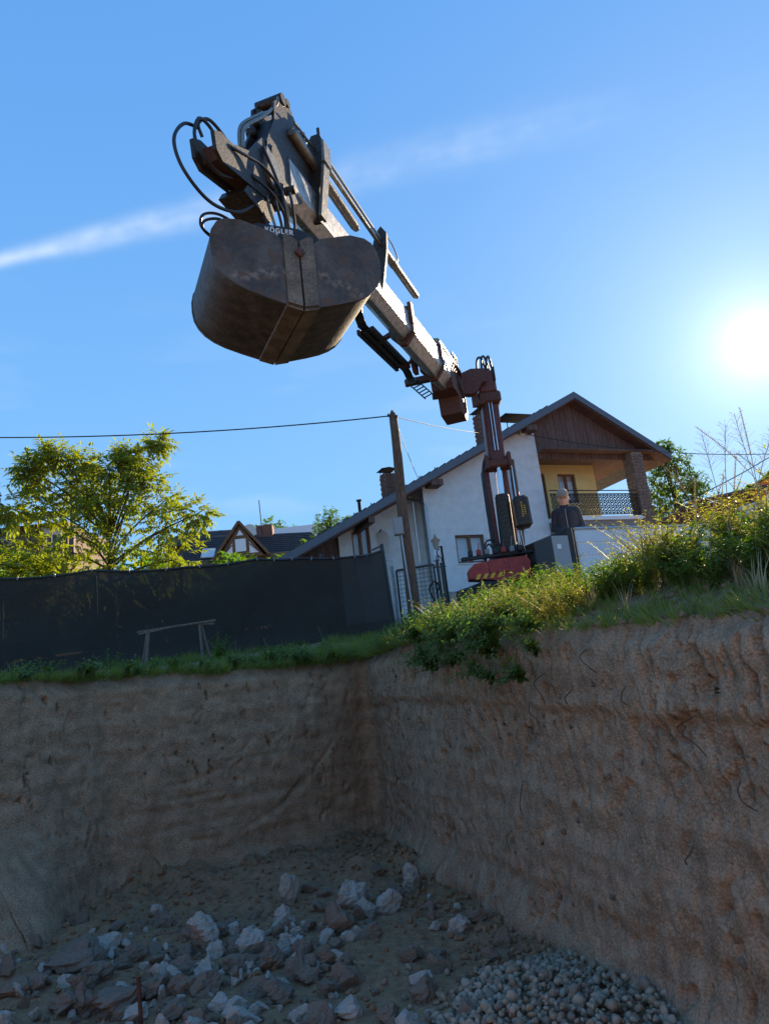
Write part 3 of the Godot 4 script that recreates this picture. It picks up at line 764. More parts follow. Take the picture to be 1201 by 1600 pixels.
	# hoses looping off the link arm
	for a in [[[7.10, 5.50, 0.04], [7.12, 5.62, 0.02], [7.24, 5.62, 0.0], [7.28, 5.46, -0.02], [7.22, 5.34, 0.0], [7.06, 5.30, 0.02], [6.90, 5.36, 0.04]],
			[[7.20, 5.58, -0.03], [7.34, 5.52, -0.06], [7.44, 5.33, -0.08], [7.40, 5.14, -0.06], [7.22, 5.02, -0.02], [7.0, 5.05, 0.0], [6.78, 5.16, 0.04], [6.55, 5.40, 0.10]],
			[[7.16, 5.50, 0.06], [6.9, 5.55, 0.12], [6.6, 5.62, 0.16], [6.35, 5.55, 0.18], [6.22, 5.36, 0.16], [6.2, 5.18, 0.12]],
			[[7.18, 5.52, -0.02], [7.22, 5.60, -0.02], [7.14, 5.68, 0.02], [7.0, 5.62, 0.06], [6.92, 5.52, 0.08]],
			[[6.7, 5.50, 0.10], [6.5, 5.46, 0.16], [6.34, 5.34, 0.18], [6.3, 5.14, 0.14]],
			[[6.5, 5.9, 0.12], [6.38, 5.62, 0.17], [6.3, 5.4, 0.17], [6.1, 5.2, 0.16]]]:
		var ps := []
		for q in a: ps.push_back(bp(q[0], q[1], q[2]))
		m = MB.new(); m.tube(curve(ps, 8), 0.0125, 8); part(m, "hose", M.rubber, t)
	# hose tray along the left of the boom
	var A0 := bp(2.99, 6.04, -0.35)
	var A1 := bp(1.42, 6.16, -0.35)
	var dirv := (A1 - A0).normalized()
	var sidev := dirv.cross(Vector3.UP).normalized()
	var tr := Node3D.new(); tr.name = "hose_tray"; t.add_child(tr, true)
	for s in [-0.09, 0.09]:
		m = MB.new(); m.bar(A0 + sidev * s, A1 + sidev * s, 0.05, 0.07, 0.006); part(m, "tray_side", M.black, tr)
	m = MB.new(); m.bar(A0 + Vector3(0, -0.03, 0), A1 + Vector3(0, -0.03, 0), 0.05, 0.012, 0.002); part(m, "tray_side", M.black, tr)
	for i in 17:
		m = MB.new()
		var q: Vector3 = A0.lerp(A1, (i + 0.25) / 17.0)
		m.bar(q - sidev * 0.09, q + sidev * 0.09, 0.055, 0.02, 0.003, Vector3.UP); part(m, "tray_slat", M.black, tr)
	m = MB.new(); m.bar(bp(2.50, 6.16, -0.15), A0.lerp(A1, 0.30), 0.07, 0.05); part(m, "tray_arm", M.rusty, tr)
	m = MB.new(); m.tube(curve([bp(1.5, 6.24, -0.13), bp(1.5, 6.18, -0.22), bp(1.55, 6.12, -0.28), A0.lerp(A1, 0.9)], 5), 0.025, 7); part(m, "tray_arm", M.rusty, tr)
	m = MB.new(); m.prism(poly([-0.02, -0.1, 0.10, -0.1, 0.18, 0.05, 0.16, 0.12, -0.02, 0.1]), Transform3D(Basis(BD, Vector3.UP, BS), bp(1.25, 6.18, -0.20)), 0.06); part(m, "tray_arm", M.rusty, tr)
	m = MB.new(); m.bar(bp(0.25, 6.42, -0.15), bp(0.42, 6.36, -0.62), 0.10, 0.11, 0.012); part(m, "tray_arm", M.rusty, tr)
	for i in 5:
		var o := (i - 2) * 0.022
		m = MB.new(); m.tube(curve([bp(3.9, 6.12, -0.12 + o), bp(3.5, 6.20, -0.22 + o), bp(3.22, 6.18, -0.34 + o), bp(3.05, 6.08, -0.36 + o), bp(2.95, 6.07, -0.35 + o), bp(1.45, 6.19, -0.35 + o), bp(1.0, 6.18, -0.38 + o), bp(0.62, 6.26, -0.44 + o), bp(0.42, 6.42, -0.50 + o), bp(0.34, 6.38, -0.52 + o)], 6), 0.014, 6); part(m, "hose", M.rubber, tr)
	# short ladder rack under the knuckle
	var L0 := bp(0.42, 6.32, -0.55)
	var L1 := bp(0.42, 6.02, -0.32)
	var LW := Vector3(0.13, 0.05, 0.02)
	for s in [0.0, 1.0]:
		m = MB.new(); m.bar(L0 + LW * s, L1 + LW * s, 0.02, 0.02); part(m, "rack_rail", M.iron, tr)
	for i in 6:
		m = MB.new(); m.bar(L0.lerp(L1, (i + 0.5) / 6.0), L0.lerp(L1, (i + 0.5) / 6.0) + LW, 0.018, 0.018); part(m, "rack_rung", M.iron, tr)
	m = MB.new(); m.bx(Vector3(1.02, 6.13, -11.1), Vector3(0.09, 0.09, 0.10), 0.01); m.bx(Vector3(1.12, 6.15, -11.1), Vector3(0.08, 0.10, 0.10), 0.01); part(m, "valve", M.rusty, t)

func make_bucket() -> void:
	var A := Vector3(-0.4236, 4.42, -4.95)
	var dd := Vector3(-0.403, 0, -0.915).normalized()
	var wd := Vector3(0.915, 0, -0.403).normalized()
	var K := 0.952
	var t := thing("clamshell_bucket", "closed dark steel clamshell bucket with dried mud hanging from the crane tip", "bucket", Vector3.ZERO)
	var base := Transform3D(Basis(wd, Vector3.UP, -dd), A)    # x across, y up, z towards the pit
	var depth := 0.88
	# outline of one half shell: (x, y), from the closing edge round to the top
	var half := [[0.0, 0.0], [0.13, 0.028], [0.27, 0.066], [0.40, 0.108], [0.49, 0.150], [0.56, 0.200], [0.612, 0.262], [0.643, 0.33], [0.655, 0.41], [0.655, 0.50], [0.640, 0.575], [0.60, 0.645], [0.545, 0.678], [0.43, 0.690]]
	var m: MB
	for sg in [-1.0, 1.0]:
		var sh := Node3D.new(); sh.name = "half_shell"; t.add_child(sh, true)
		# curved skin
		m = MB.new()
		var prof := []
		for q in half: prof.push_back(Vector2(q[0] * sg, q[1]))
		prof[0].x = 0.004 * sg
		for i in prof.size() - 1:
			var nrm := []
			for e in [i, i + 1]:
				var tg: Vector2 = (prof[mini(e + 1, prof.size() - 1)] - prof[maxi(e - 1, 0)]).normalized()
				var q: Vector2 = Vector2(tg.y, -tg.x) * sg
				nrm.push_back((base.basis * Vector3(q.x, q.y, 0)).normalized())
			for inner in 2:
				var sc := 1.0 if inner == 0 else 0.975
				var up := 0.0 if inner == 0 else 0.012
				var a: Vector3 = base * Vector3(prof[i].x * sc, prof[i].y * sc + up, 0)
				var b: Vector3 = base * Vector3(prof[i + 1].x * sc, prof[i + 1].y * sc + up, 0)
				var a2: Vector3 = base * Vector3(prof[i].x * sc, prof[i].y * sc + up, -depth)
				var b2: Vector3 = base * Vector3(prof[i + 1].x * sc, prof[i + 1].y * sc + up, -depth)
				var s2 := 1.0 if inner == 0 else -1.0
				m.tris(a, a2, b2, nrm[0] * s2, nrm[0] * s2, nrm[1] * s2); m.tris(a, b2, b, nrm[0] * s2, nrm[1] * s2, nrm[1] * s2)
		part(m, "skin", M.steel, sh)
		# side plates, a little proud of the skin
		for e in 2:
			var pl := PackedVector2Array()
			for q in half: pl.push_back(Vector2(maxf(q[0], 0.006) * sg * 1.012, q[1] * 1.0 - 0.004))
			pl.push_back(Vector2(0.185 * sg, 0.615)); pl.push_back(Vector2(0.12 * sg, 0.555)); pl.push_back(Vector2(0.006 * sg, 0.555))
			m = MB.new()
			m.prism(pl, base.translated_local(Vector3(0, 0, 0.008 if e == 0 else -depth - 0.008)), 0.022)
			part(m, "side_plate", M.bucket_side, sh)
			# reinforcing strip beside the closing edge
			m = MB.new()
			m.prism(PackedVector2Array([Vector2(0.008 * sg, 0.01), Vector2(0.118 * sg, 0.034), Vector2(0.118 * sg, 0.60), Vector2(0.09 * sg, 0.612), Vector2(0.008 * sg, 0.56)]), base.translated_local(Vector3(0, 0, 0.026 if e == 0 else -depth - 0.026)), 0.014)
			part(m, "edge_strip", M.worn, sh)
		# wear strip along the bottom lip
		m = MB.new()
		m.prism(PackedVector2Array([Vector2(0.006 * sg, -0.018), Vector2(0.125 * sg, 0.010), Vector2(0.13 * sg, 0.027), Vector2(0.006 * sg, -0.001)]), base.translated_local(Vector3(0, 0, -depth * 0.5)), depth + 0.03)
		part(m, "lip", M.worn, sh)
		m = MB.new()   # stiffener over the open top
		m.prism(PackedVector2Array([Vector2(0.40 * sg, 0.66), Vector2(0.55 * sg, 0.64), Vector2(0.55 * sg, 0.675), Vector2(0.42 * sg, 0.69)]), base.translated_local(Vector3(0, 0, -depth * 0.5)), depth)
		part(m, "top_beam", M.dark_steel, sh)
	# diamond bolt plates over the pivot
	for e in 2:
		m = MB.new()
		m.box(base * Transform3D(Basis(Vector3.BACK, PI / 4), Vector3(0.0, 0.455, 0.045 if e == 0 else -depth - 0.045)), Vector3(0.062, 0.062, 0.03), 0.006)
		part(m, "pivot_bolt", M.rusty, t)
	# centre frame with the maker's plate, and its cylinders
	m = MB.new(); m.prism(poly([-0.36, 0.60, -0.36, 0.66, -0.30, 0.70, 0.02, 0.70, 0.16, 0.655, 0.22, 0.60, 0.12, 0.53, -0.12, 0.53]), base.translated_local(Vector3(0, 0, -0.03)), 0.03)
	var fr := part(m, "frame_plate", M.black, t)
	m = MB.new(); m.prism(poly([-0.30, 0.42, -0.30, 0.66, 0.30, 0.66, 0.30, 0.42]), base.translated_local(Vector3(0, 0, -depth * 0.5)), 0.30); part(m, "centre_frame", M.dark_steel, t)
	for q in [["KÖGLER", -0.242, 0.656, 0.042], ["KRAN", -0.222, 0.626, 0.022]]:
		var tm := TextMesh.new()
		tm.text = q[0]; tm.font_size = 64; tm.pixel_size = q[3] / 46.0; tm.depth = 0.003
		tm.horizontal_alignment = HORIZONTAL_ALIGNMENT_LEFT; tm.vertical_alignment = VERTICAL_ALIGNMENT_CENTER
		var f := SystemFont.new(); f.font_names = PackedStringArray(["Droid Sans"]); f.font_weight = 700
		tm.font = f
		place(tm, "lettering", M.white, fr, base.translated_local(Vector3(q[1], q[2], -0.013)))
	# rotator between the frame and the link arm
	var rc := A + dd * 0.25 + wd * -0.03
	part(lathe([[0.60, 0.04], [0.60, 0.15], [0.66, 0.15], [0.67, 0.105], [0.76, 0.105], [0.77, 0.125], [0.80, 0.125], [0.81, 0.11], [0.92, 0.11], [0.93, 0.14], [0.97, 0.14], [0.98, 0.10], [1.02, 0.125], [1.05, 0.125], [1.06, 0.09], [1.12, 0.08], [1.14, 0.03]], rc, Vector3.UP, 20), "rotator", M.dark_steel, t)
	m = MB.new(); m.bx(rc + Vector3(0, 1.17, 0), Vector3(0.10, 0.16, 0.12), 0.02); m.rod(rc + Vector3(-0.14, 1.18, -0.03), rc + Vector3(0.14, 1.18, 0.03), 0.035, 12); part(m, "hanger", M.dark_steel, t)
	for i in 5:
		m = MB.new(); m.tube(curve([rc + Vector3(-0.14 + 0.06 * i, 1.10 - 0.03 * (i % 3), 0.13), rc + Vector3(-0.12 + 0.06 * i, 0.90, 0.19 + 0.01 * i), rc + Vector3(-0.08 + 0.05 * i, 0.76, 0.17), rc + Vector3(-0.06 + 0.04 * i, 0.62, 0.12)], 6), 0.012, 7); part(m, "hose", M.rubber if i != 1 else M.tube, t)
	# loops of hose at the left end
	for a in [[[-0.34, 0.66, -0.2], [-0.42, 0.76, -0.16], [-0.56, 0.79, -0.1], [-0.68, 0.74, -0.06], [-0.70, 0.66, -0.08], [-0.62, 0.62, -0.14], [-0.5, 0.63, -0.2]],
			[[-0.48, 0.66, -0.05], [-0.58, 0.69, -0.02], [-0.68, 0.66, -0.02], [-0.69, 0.62, -0.06], [-0.6, 0.59, -0.12]]]:
		var ps := []
		for q in a: ps.push_back(base * Vector3(q[0], q[1], q[2]))
		m = MB.new(); m.tube(curve(ps, 8), 0.011, 8); part(m, "hose", M.rubber, t)

func bucket_side_material() -> StandardMaterial3D:
	# worn plate: steel tones, two smears of dried mud, fine scratches; drawn in the plate's own metres
	var W := 768
	var Hh := 512
	var im := Image.create(W, Hh, false, Image.FORMAT_RGB8)
	var f := FastNoiseLite.new()
	f.seed = 8; f.frequency = 1.0; f.fractal_octaves = 5
	for j in Hh:
		for i in W:
			var x := (i / float(W)) * 1.5 - 0.75
			var y := (j / float(Hh)) * 1.0 - 0.15
			var n := f.get_noise_2d(x * 3.0, y * 3.0)
			var n2 := f.get_noise_2d(x * 22.0, y * 22.0)
			var c := Color(0.275, 0.245, 0.22).lerp(Color(0.395, 0.35, 0.31), clampf(0.5 + n + n2 * 0.5, 0.0, 1.0))
			c = c.lerp(Color(0.40, 0.28, 0.20), 0.6 * smoothstep(0.10, 0.35, f.get_noise_2d(x * 6.0 + 40.0, y * 6.0)))
			for q in [[-0.50, 0.195, -0.12, 0.30], [0.17, 0.30, 0.46, 0.165]]:
				var a := Vector2(q[0], q[1])
				var b := Vector2(q[2], q[3])
				var p := Vector2(x, y + 0.02 * n2)
				var u := clampf((p - a).dot(b - a) / (b - a).length_squared(), 0.0, 1.0)
				var d := p.distance_to(a.lerp(b, u) + Vector2(0, 0.025 * f.get_noise_1d(u * 7.0 + q[0] * 9.0)))
				var k := smoothstep(0.06, 0.0, d) * smoothstep(-0.3, 0.3, f.get_noise_2d(x * 14.0, y * 14.0))
				c = c.lerp(Color(0.66, 0.58, 0.50), 0.6 * k)
			im.set_pixel(i, j, c)
	rng.seed = 77
	for k in 70:
		var a := Vector2(rng.randf() * W, rng.randf() * Hh)
		var an := rng.randf_range(-0.6, 0.9)
		var L := rng.randf_range(20, 110)
		var bend := rng.randf_range(-0.02, 0.02)
		for s in int(L):
			an += bend
			a += Vector2(cos(an), sin(an))
			if a.x > 1 and a.y > 1 and a.x < W - 1 and a.y < Hh - 1:
				im.set_pixel(int(a.x), int(a.y), im.get_pixel(int(a.x), int(a.y)).lerp(Color(0.55, 0.50, 0.46), rng.randf_range(0.1, 0.55)))
	var m := StandardMaterial3D.new()
	m.albedo_texture = ImageTexture.create_from_image(im)
	m.uv1_scale = Vector3(1.0 / 1.5, 1.0, 1)
	m.uv1_offset = Vector3(0.5, 0.15, 0)
	m.roughness = 0.62; m.metallic = 0.12
	m.normal_enabled = true
	m.normal_texture = M.steel.normal_texture
	return m

# ---- the white house ----
func upright(m: MB, s0: float, s1: float, y0: float, y1a: float, y1b: float, z: float, th: float) -> void:   # a strip of wall with a sloping top
	m.prism(PackedVector2Array([Vector2(s0, y0), Vector2(s1, y0), Vector2(s1, y1b), Vector2(s0, y1a)]), Transform3D(Basis.IDENTITY, Vector3(0, 0, z - th * 0.5)), th)

func roof_line(s: float) -> float:   # top of the roof in the house's own height
	return 7.12 - (0.505 * (1.61 - s) if s < 1.61 else 0.583 * (s - 1.61))

func window(parent: Node3D, s0: float, s1: float, y0: float, y1: float, z: float, leaves := 2, y1b := -1.0) -> void:
	# frame, casements, panes and a curtain behind, set back in the wall
	if y1b < 0.0: y1b = y1
	var top := func(s: float) -> float: return lerpf(y1, y1b, (s - s0) / (s1 - s0))
	var w := Node3D.new(); w.name = "window"; parent.add_child(w, true)
	var m := MB.new()
	var f := 0.07
	var zf := z - 0.10
	m.bx(Vector3((s0 + s1) * 0.5, y0 + f * 0.5, zf), Vector3(s1 - s0, f, 0.08), 0.006)
	m.bx(Vector3(s0 + f * 0.5, (y0 + y1) * 0.5, zf), Vector3(f, y1 - y0 - 0.01, 0.075), 0.006)
	m.bx(Vector3(s1 - f * 0.5, (y0 + y1b) * 0.5, zf), Vector3(f, y1b - y0 - 0.01, 0.075), 0.006)
	m.bar(Vector3(s0, y1 - f * 0.5, zf), Vector3(s1, y1b - f * 0.5, zf), 0.08, f, 0.006, Vector3(0, 0, 1).cross(Vector3.RIGHT))
	for k in range(1, leaves):
		var s := lerpf(s0, s1, float(k) / leaves)
		m.bx(Vector3(s, (y0 + top.call(s)) * 0.5, zf + 0.01), Vector3(0.10, top.call(s) - y0 - 0.04, 0.07), 0.006)
	part(m, "frame", M.brown_wood, w)
	for k in leaves:
		var a := lerpf(s0, s1, float(k) / leaves) + (f if k == 0 else 0.05)
		var b := lerpf(s0, s1, float(k + 1) / leaves) - (f if k == leaves - 1 else 0.05)
		m = MB.new(); m.prism(PackedVector2Array([Vector2(a, y0 + f), Vector2(b, y0 + f), Vector2(b, top.call(b) - f), Vector2(a, top.call(a) - f)]), Transform3D(Basis.IDENTITY, Vector3(0, 0, zf - 0.005)), 0.008)
		part(m, "pane", M.glass, w)
	m = MB.new(); m.prism(PackedVector2Array([Vector2(s0, y0), Vector2(s1, y0), Vector2(s1, y1b), Vector2(s0, y1)]), Transform3D(Basis.IDENTITY, Vector3(0, 0, zf - 0.12)), 0.01)
	part(m, "curtain", M.curtain, w)
	m = MB.new(); m.bx(Vector3((s0 + s1) * 0.5, y0 - 0.02, z - 0.02), Vector3(s1 - s0 + 0.06, 0.03, 0.12), 0.005); part(m, "sill", M.white, w)

func brick_stack(parent: Node3D, p: Vector3, w: float, d: float, h: float) -> void:
	var ch := Node3D.new(); ch.name = "chimney"; parent.add_child(ch, true)
	var m := MB.new(); m.bx(p + Vector3(0, h * 0.5, 0), Vector3(w - 0.02, h, d - 0.02)); part(m, "mortar_core", M.mortar, ch)
	m = MB.new()
	var rows := int(h / 0.085)
	for r in rows:
		var y := p.y + (r + 0.5) * h / rows
		for side in 4:
			var L := w if side % 2 == 0 else d
			var n := maxi(1, int(round(L / 0.21)))
			for k in n:
				var u := (k + 0.5 + (0.0 if r % 2 else 0.25)) / n * L - L * 0.5
				var bl := L / n - 0.014
				var lo := maxf(u - bl * 0.5, -L * 0.5)
				var hi := minf(u + bl * 0.5, L * 0.5)
				if hi - lo < 0.03: continue
				var q := Vector3((lo + hi) * 0.5, y, d * 0.5) if side == 0 else Vector3((lo + hi) * 0.5, y, -d * 0.5) if side == 2 else Vector3(w * 0.5, y, (lo + hi) * 0.5) if side == 1 else Vector3(-w * 0.5, y, (lo + hi) * 0.5)
				m.bx(Vector3(p.x + q.x, y, p.z + q.z), Vector3(hi - lo, h / rows - 0.014, 0.03) if side % 2 == 0 else Vector3(0.03, h / rows - 0.014, hi - lo), 0.003)
	part(m, "brickwork", M.brick, ch).set_meta("kind", "stuff")
	m = MB.new()
	for s in [-1, 1]:
		for e in [-1, 1]: m.rod(p + Vector3(s * w * 0.42, h - 0.02, e * d * 0.42), p + Vector3(s * w * 0.42, h + 0.15, e * d * 0.42), 0.012, 6)
	part(m, "cap_leg", M.iron, ch)
	m = MB.new(); m.prism(poly([-w * 0.7, 0, w * 0.7, 0, 0.0, 0.05]), Transform3D(Basis.IDENTITY, p + Vector3(0, h + 0.15, 0)), d * 1.4); part(m, "cap", M.iron, ch)

func make_house() -> void:
	var h := thing("house", "white rendered house with a long sloping roof, brown boarded gable and yellow balcony wall", "house", Vector3(5.318, 3.9, -24.0), deg_to_rad(23.0))
	var m := MB.new()
	# front wall, with openings for the ground floor window and the tall stair window
	var under := func(s: float) -> float: return roof_line(s) - 0.26
	for q in [[-4.42, -3.51, [[-1.4, -1.0]]], [-3.51, -2.48, [[-1.4, 1.36], [2.26, -1.0]]], [-2.48, -1.52, [[-1.4, -1.0]]], [-1.52, -0.90, [[-1.4, 2.35], [4.80, -1.0]]], [-0.90, 0.05, [[-1.4, -1.0]]]]:
		for iv in q[2]:
			var a: float = iv[1] if iv[1] > 0.0 else under.call(q[0])
			var b: float = iv[1] if iv[1] > 0.0 else under.call(q[1])
			upright(m, q[0], q[1], iv[0], a, b, 0.0, 0.3)
	part(m, "front_wall", M.stucco, h)
	window(h, -3.51, -2.48, 1.36, 2.26, 0.0)
	window(h, -1.52, -0.90, 2.35, 4.80, 0.0, 1)
	# wall of the lower wing, set back, with the window whose head follows the roof
	m = MB.new()
	for q in [[-7.05, -6.62, [[-1.4, -1.0]]], [-6.62, -6.02, [[-1.4, 1.60], [-9.0, 0.0]]], [-6.02, -4.42, [[-1.4, -1.0]]]]:
		for iv in q[2]:
			if iv[0] < -5.0:
				m.prism(PackedVector2Array([Vector2(q[0], 2.60), Vector2(q[1], 2.86), Vector2(q[1], under.call(q[1])), Vector2(q[0], under.call(q[0]))]), Transform3D(Basis.IDENTITY, Vector3(0, 0, -0.95)), 0.3)
			else:
				var a: float = iv[1] if iv[1] > 0.0 else under.call(q[0])
				var b: float = iv[1] if iv[1] > 0.0 else under.call(q[1])
				upright(m, q[0], q[1], iv[0], a, b, -0.8, 0.3)
	part(m, "wing_wall", M.stucco, h)
	window(h, -6.62, -6.02, 1.60, 2.60, -0.8, 2, 2.86)
	m = MB.new(); m.bx(Vector3(-4.40, 1.2, -0.40), Vector3(0.04, 5.2, 0.78)); part(m, "return_wall", M.stucco, h)
	# dark boarded store under the lowest part of the roof
	for i in 14:
		m = MB.new()
		var a := -9.0 + i * 0.14
		upright(m, a + 0.004, a + 0.136, -1.0, under.call(a), under.call(a + 0.136), -0.9 + 0.006 * (i % 2), 0.05)
		part(m, "board", M.plank, h)
	# side walls and back
	m = MB.new(); m.bx(Vector3(-7.0, 0.8, -5.3), Vector3(0.3, 3.6, 8.4)); m.bx(Vector3(3.15, 2.2, -5.3), Vector3(0.3, 5.2, 7.8)); m.bx(Vector3(-2.0, 1.4, -9.4), Vector3(10.2, 3.6, 0.3)); part(m, "side_wall", M.stucco, h)
	# roof slabs with fascia along the verge
	var z0 := 0.5
	var z1 := -10.0
	for q in [[-9.3, 1.61], [1.61, 5.36]]:
		m = MB.new()
		var a := Vector2(q[0], roof_line(q[0]))
		var b := Vector2(q[1], roof_line(q[1]))
		m.prism(PackedVector2Array([a, b, b - Vector2(0, 0.16), a - Vector2(0, 0.16)]), Transform3D(Basis.IDENTITY, Vector3(0, 0, (z0 + z1) * 0.5 - 0.02)), z0 - z1 - 0.06)
		part(m, "roof_slab", M.roof, h)
		m = MB.new()
		m.prism(PackedVector2Array([a + Vector2(0, 0.02), b + Vector2(0, 0.02), b - Vector2(0, 0.22), a - Vector2(0, 0.22)]), Transform3D(Basis.IDENTITY, Vector3(0, 0, z0 + 0.005)), 0.04)
		part(m, "verge_board", M.fascia, h)
		m = MB.new()
		m.prism(PackedVector2Array([a - Vector2(0, 0.17), b - Vector2(0, 0.17), b - Vector2(0, 0.26), a - Vector2(0, 0.26)]), Transform3D(Basis.IDENTITY, Vector3(0, 0, -0.2)), 1.34)
		part(m, "soffit", M.plank, h)
	# roof tiles along the verge show as a ragged row
	for i in 34:
		m = MB.new()
		var s := -8.9 + i * 0.28
		var p := Vector3(s, roof_line(s) + 0.035, z0 - 0.2)
		m.box(Transform3D(Basis(Vector3.BACK, atan(0.505) + 0.10), p), Vector3(0.30, 0.035, 0.34), 0.01)
		part(m, "tile", M.roof, h)
	for q in [[-4.10, 0.12], [-0.30, 0.12], [-6.4, -0.55]]:   # purlin ends
		m = MB.new(); m.bar(Vector3(q[0], roof_line(q[0]) - 0.37, -0.9), Vector3(q[0], roof_line(q[0]) - 0.37, 0.46), 0.42 if q[0] > -6.0 else 0.2, 0.20, 0.01); part(m, "purlin", M.plank, h)
	# boarded gable above the balcony
	var n := 40
	for i in n:
		var a := 0.06 + i * (5.16 - 0.06) / n
		var b := a + (5.16 - 0.06) / n - 0.006
		var lo := 4.86
		if under.call(a) < lo + 0.02 or under.call(b) < lo + 0.02: continue
		m = MB.new(); upright(m, a, b, lo, under.call(a), under.call(b), 0.02 + 0.004 * (i % 2), 0.04); part(m, "gable_board", M.plank, h)
	m = MB.new(); m.bx(Vector3(2.62, 4.93, -0.04), Vector3(5.14, 0.20, 0.10), 0.01); part(m, "gable_beam", M.plank, h)
	m = MB.new(); m.bx(Vector3(2.72, 5.06, -4.75), Vector3(5.24, 0.05, 10.4), 0.005); part(m, "balcony_ceiling", M.plank, h)
	# yellow balcony wall, door and window
	m = MB.new()
	for q in [[0.05, 0.30, -1.0, 0.0], [0.30, 1.05, 4.70, 0.0], [1.05, 1.60, -1.0, 0.0], [1.60, 2.36, 3.60, 4.70], [2.36, 3.24, -1.0, 0.0]]:
		if q[2] < 0.0: upright(m, q[0], q[1], 2.6, 5.03, 5.03, -1.2, 0.25)
		elif q[3] == 0.0: upright(m, q[0], q[1], q[2], 5.03, 5.03, -1.2, 0.25)
		else:
			upright(m, q[0], q[1], 2.6, q[2], q[2], -1.2, 0.25); upright(m, q[0], q[1], q[3], 5.03, 5.03, -1.2, 0.25)
	part(m, "balcony_wall", M.yellow, h)
	window(h, 1.60, 2.36, 3.60, 4.70, -1.2)
	window(h, 0.30, 1.05, 2.66, 4.70, -1.2, 1)
	m = MB.new(); m.bx(Vector3(2.0, 2.64, -0.5), Vector3(3.9, 0.14, 1.7), 0.01); part(m, "balcony_slab", M.white, h)
	m = MB.new(); m.bx(Vector3(2.0, 2.36, -0.15), Vector3(3.86, 0.42, 0.9), 0.01); part(m, "balcony_base", M.mortar, h)
	m = MB.new(); m.bx(Vector3(2.1, 0.35, -0.3), Vector3(4.1, 3.55, 0.3), 0.01); part(m, "lower_wall", M.stucco, h)
	# wrought iron railing
	var r := Node3D.new(); r.name = "railing"; h.add_child(r, true)
	for y in [2.78, 3.50, 3.62]:
		m = MB.new(); m.bar(Vector3(0.07, y, 0.28), Vector3(3.72, y, 0.28), 0.035, 0.03, 0.004); part(m, "rail", M.iron, r)
	m = MB.new()
	for i in 24:
		for k in 4:
			var c := Vector3(0.16 + i * 0.154, 2.87 + k * 0.18, 0.28)
			var ring := []
			for a in 11:
				var an := TAU * a / 10.0
				ring.push_back(c + Vector3(cos(an) * 0.074, sin(an) * 0.086, 0))
			m.tube(ring, 0.017, 4, false)
			m.bar(c + Vector3(-0.05, -0.06, 0), c + Vector3(0.05, 0.06, 0), 0.02, 0.02, 0.001); m.bar(c + Vector3(0.05, -0.06, 0), c + Vector3(-0.05, 0.06, 0), 0.02, 0.02, 0.001)
	part(m, "scrollwork", M.iron, r).set_meta("kind", "stuff")
	# stone-clad pillar
	var pl := Node3D.new(); pl.name = "pillar"; h.add_child(pl, true)
	m = MB.new(); m.bx(Vector3(3.95, 2.3, 0.12), Vector3(0.46, 5.5, 0.46)); part(m, "pillar_core", M.mortar, pl)
	m = MB.new()
	rng.seed = 5
	for row in 34:
		var x := -0.25
		while x < 0.22:
			var w := rng.randf_range(0.10, 0.2)
			for e in [0, 1]:
				var v := rng.randf_range(0.75, 1.2)
				m.col = Color(v, v * 0.97, v * 0.93)
				var p := Vector3(3.95 + minf(x + w * 0.5, 0.2), 1.0 + row * 0.118, 0.12 + 0.235) if e == 0 else Vector3(3.95 - 0.235, 1.0 + row * 0.118, 0.12 + minf(x + w * 0.5, 0.2))
				m.bx(p, Vector3(w - 0.015, 0.10, 0.05) if e == 0 else Vector3(0.05, 0.10, w - 0.015), 0.012)
			x += w
	part(m, "stone_cladding", M.cladstone, pl).set_meta("kind", "stuff")
	# chimneys, caps and pipes on the roof
	brick_stack(h, Vector3(-0.72, 5.6, -2.0), 0.42, 0.42, 1.55)
	brick_stack(h, Vector3(-4.47, 3.9, -2.5), 0.40, 0.40, 1.14)
	m = MB.new(); m.bx(Vector3(1.42, 7.55, -3.0), Vector3(1.35, 0.03, 0.9), 0.004); part(m, "chimney_plate", M.iron, h)
	m = MB.new()
	for q in [[0.85, -2.7], [1.95, -2.7], [0.85, -3.3], [1.95, -3.3]]: m.rod(Vector3(q[0], 6.6, q[1]), Vector3(q[0], 7.54, q[1]), 0.018, 6)
	part(m, "plate_leg", M.iron, h)
	m = MB.new(); m.rod(Vector3(-5.6, 3.2, -2.5), Vector3(-5.6, 4.1, -2.5), 0.06, 8); m.rod(Vector3(-5.6, 4.1, -2.5), Vector3(-5.6, 4.14, -2.5), 0.10, 8); part(m, "vent_pipe", M.iron, h)
	for i in 9:
		m = MB.new()
		var s := -8.2 + i * 0.6
		m.rod(Vector3(s, roof_line(s) - 0.05, -0.9), Vector3(s - 0.02, roof_line(s) + 0.20, -0.9), 0.018, 5); part(m, "snow_guard", M.iron, h)
	# downpipe at the step in the wall
	m = MB.new(); m.tube(curve([Vector3(-4.9, 3.62, -0.72), Vector3(-4.66, 3.56, -0.5), Vector3(-4.46, 3.40, -0.2), Vector3(-4.44, 3.2, 0.06)], 6), 0.055, 10); m.rod(Vector3(-4.44, 3.22, 0.06), Vector3(-4.44, -0.6, 0.06), 0.055, 10); m.rod(Vector3(-4.44, 3.1, 0.06), Vector3(-4.44, 3.16, 0.06), 0.062, 10); part(m, "downpipe", M.galv, h)
	m = MB.new(); m.bx(Vector3(-0.42, 5.72, 0.06), Vector3(0.26, 0.16, 0.10), 0.01); part(m, "junction_box", M.white, h)
	# round aerial dish beside the wing window
	var dish := part(lathe([[0.0, 0.36], [0.03, 0.34], [0.09, 0.24], [0.12, 0.10], [0.125, 0.02]], Vector3(-5.72, 2.25, -0.62), Vector3(0.9, 0.1, -0.4).normalized(), 22), "aerial_dish", M.white, h)
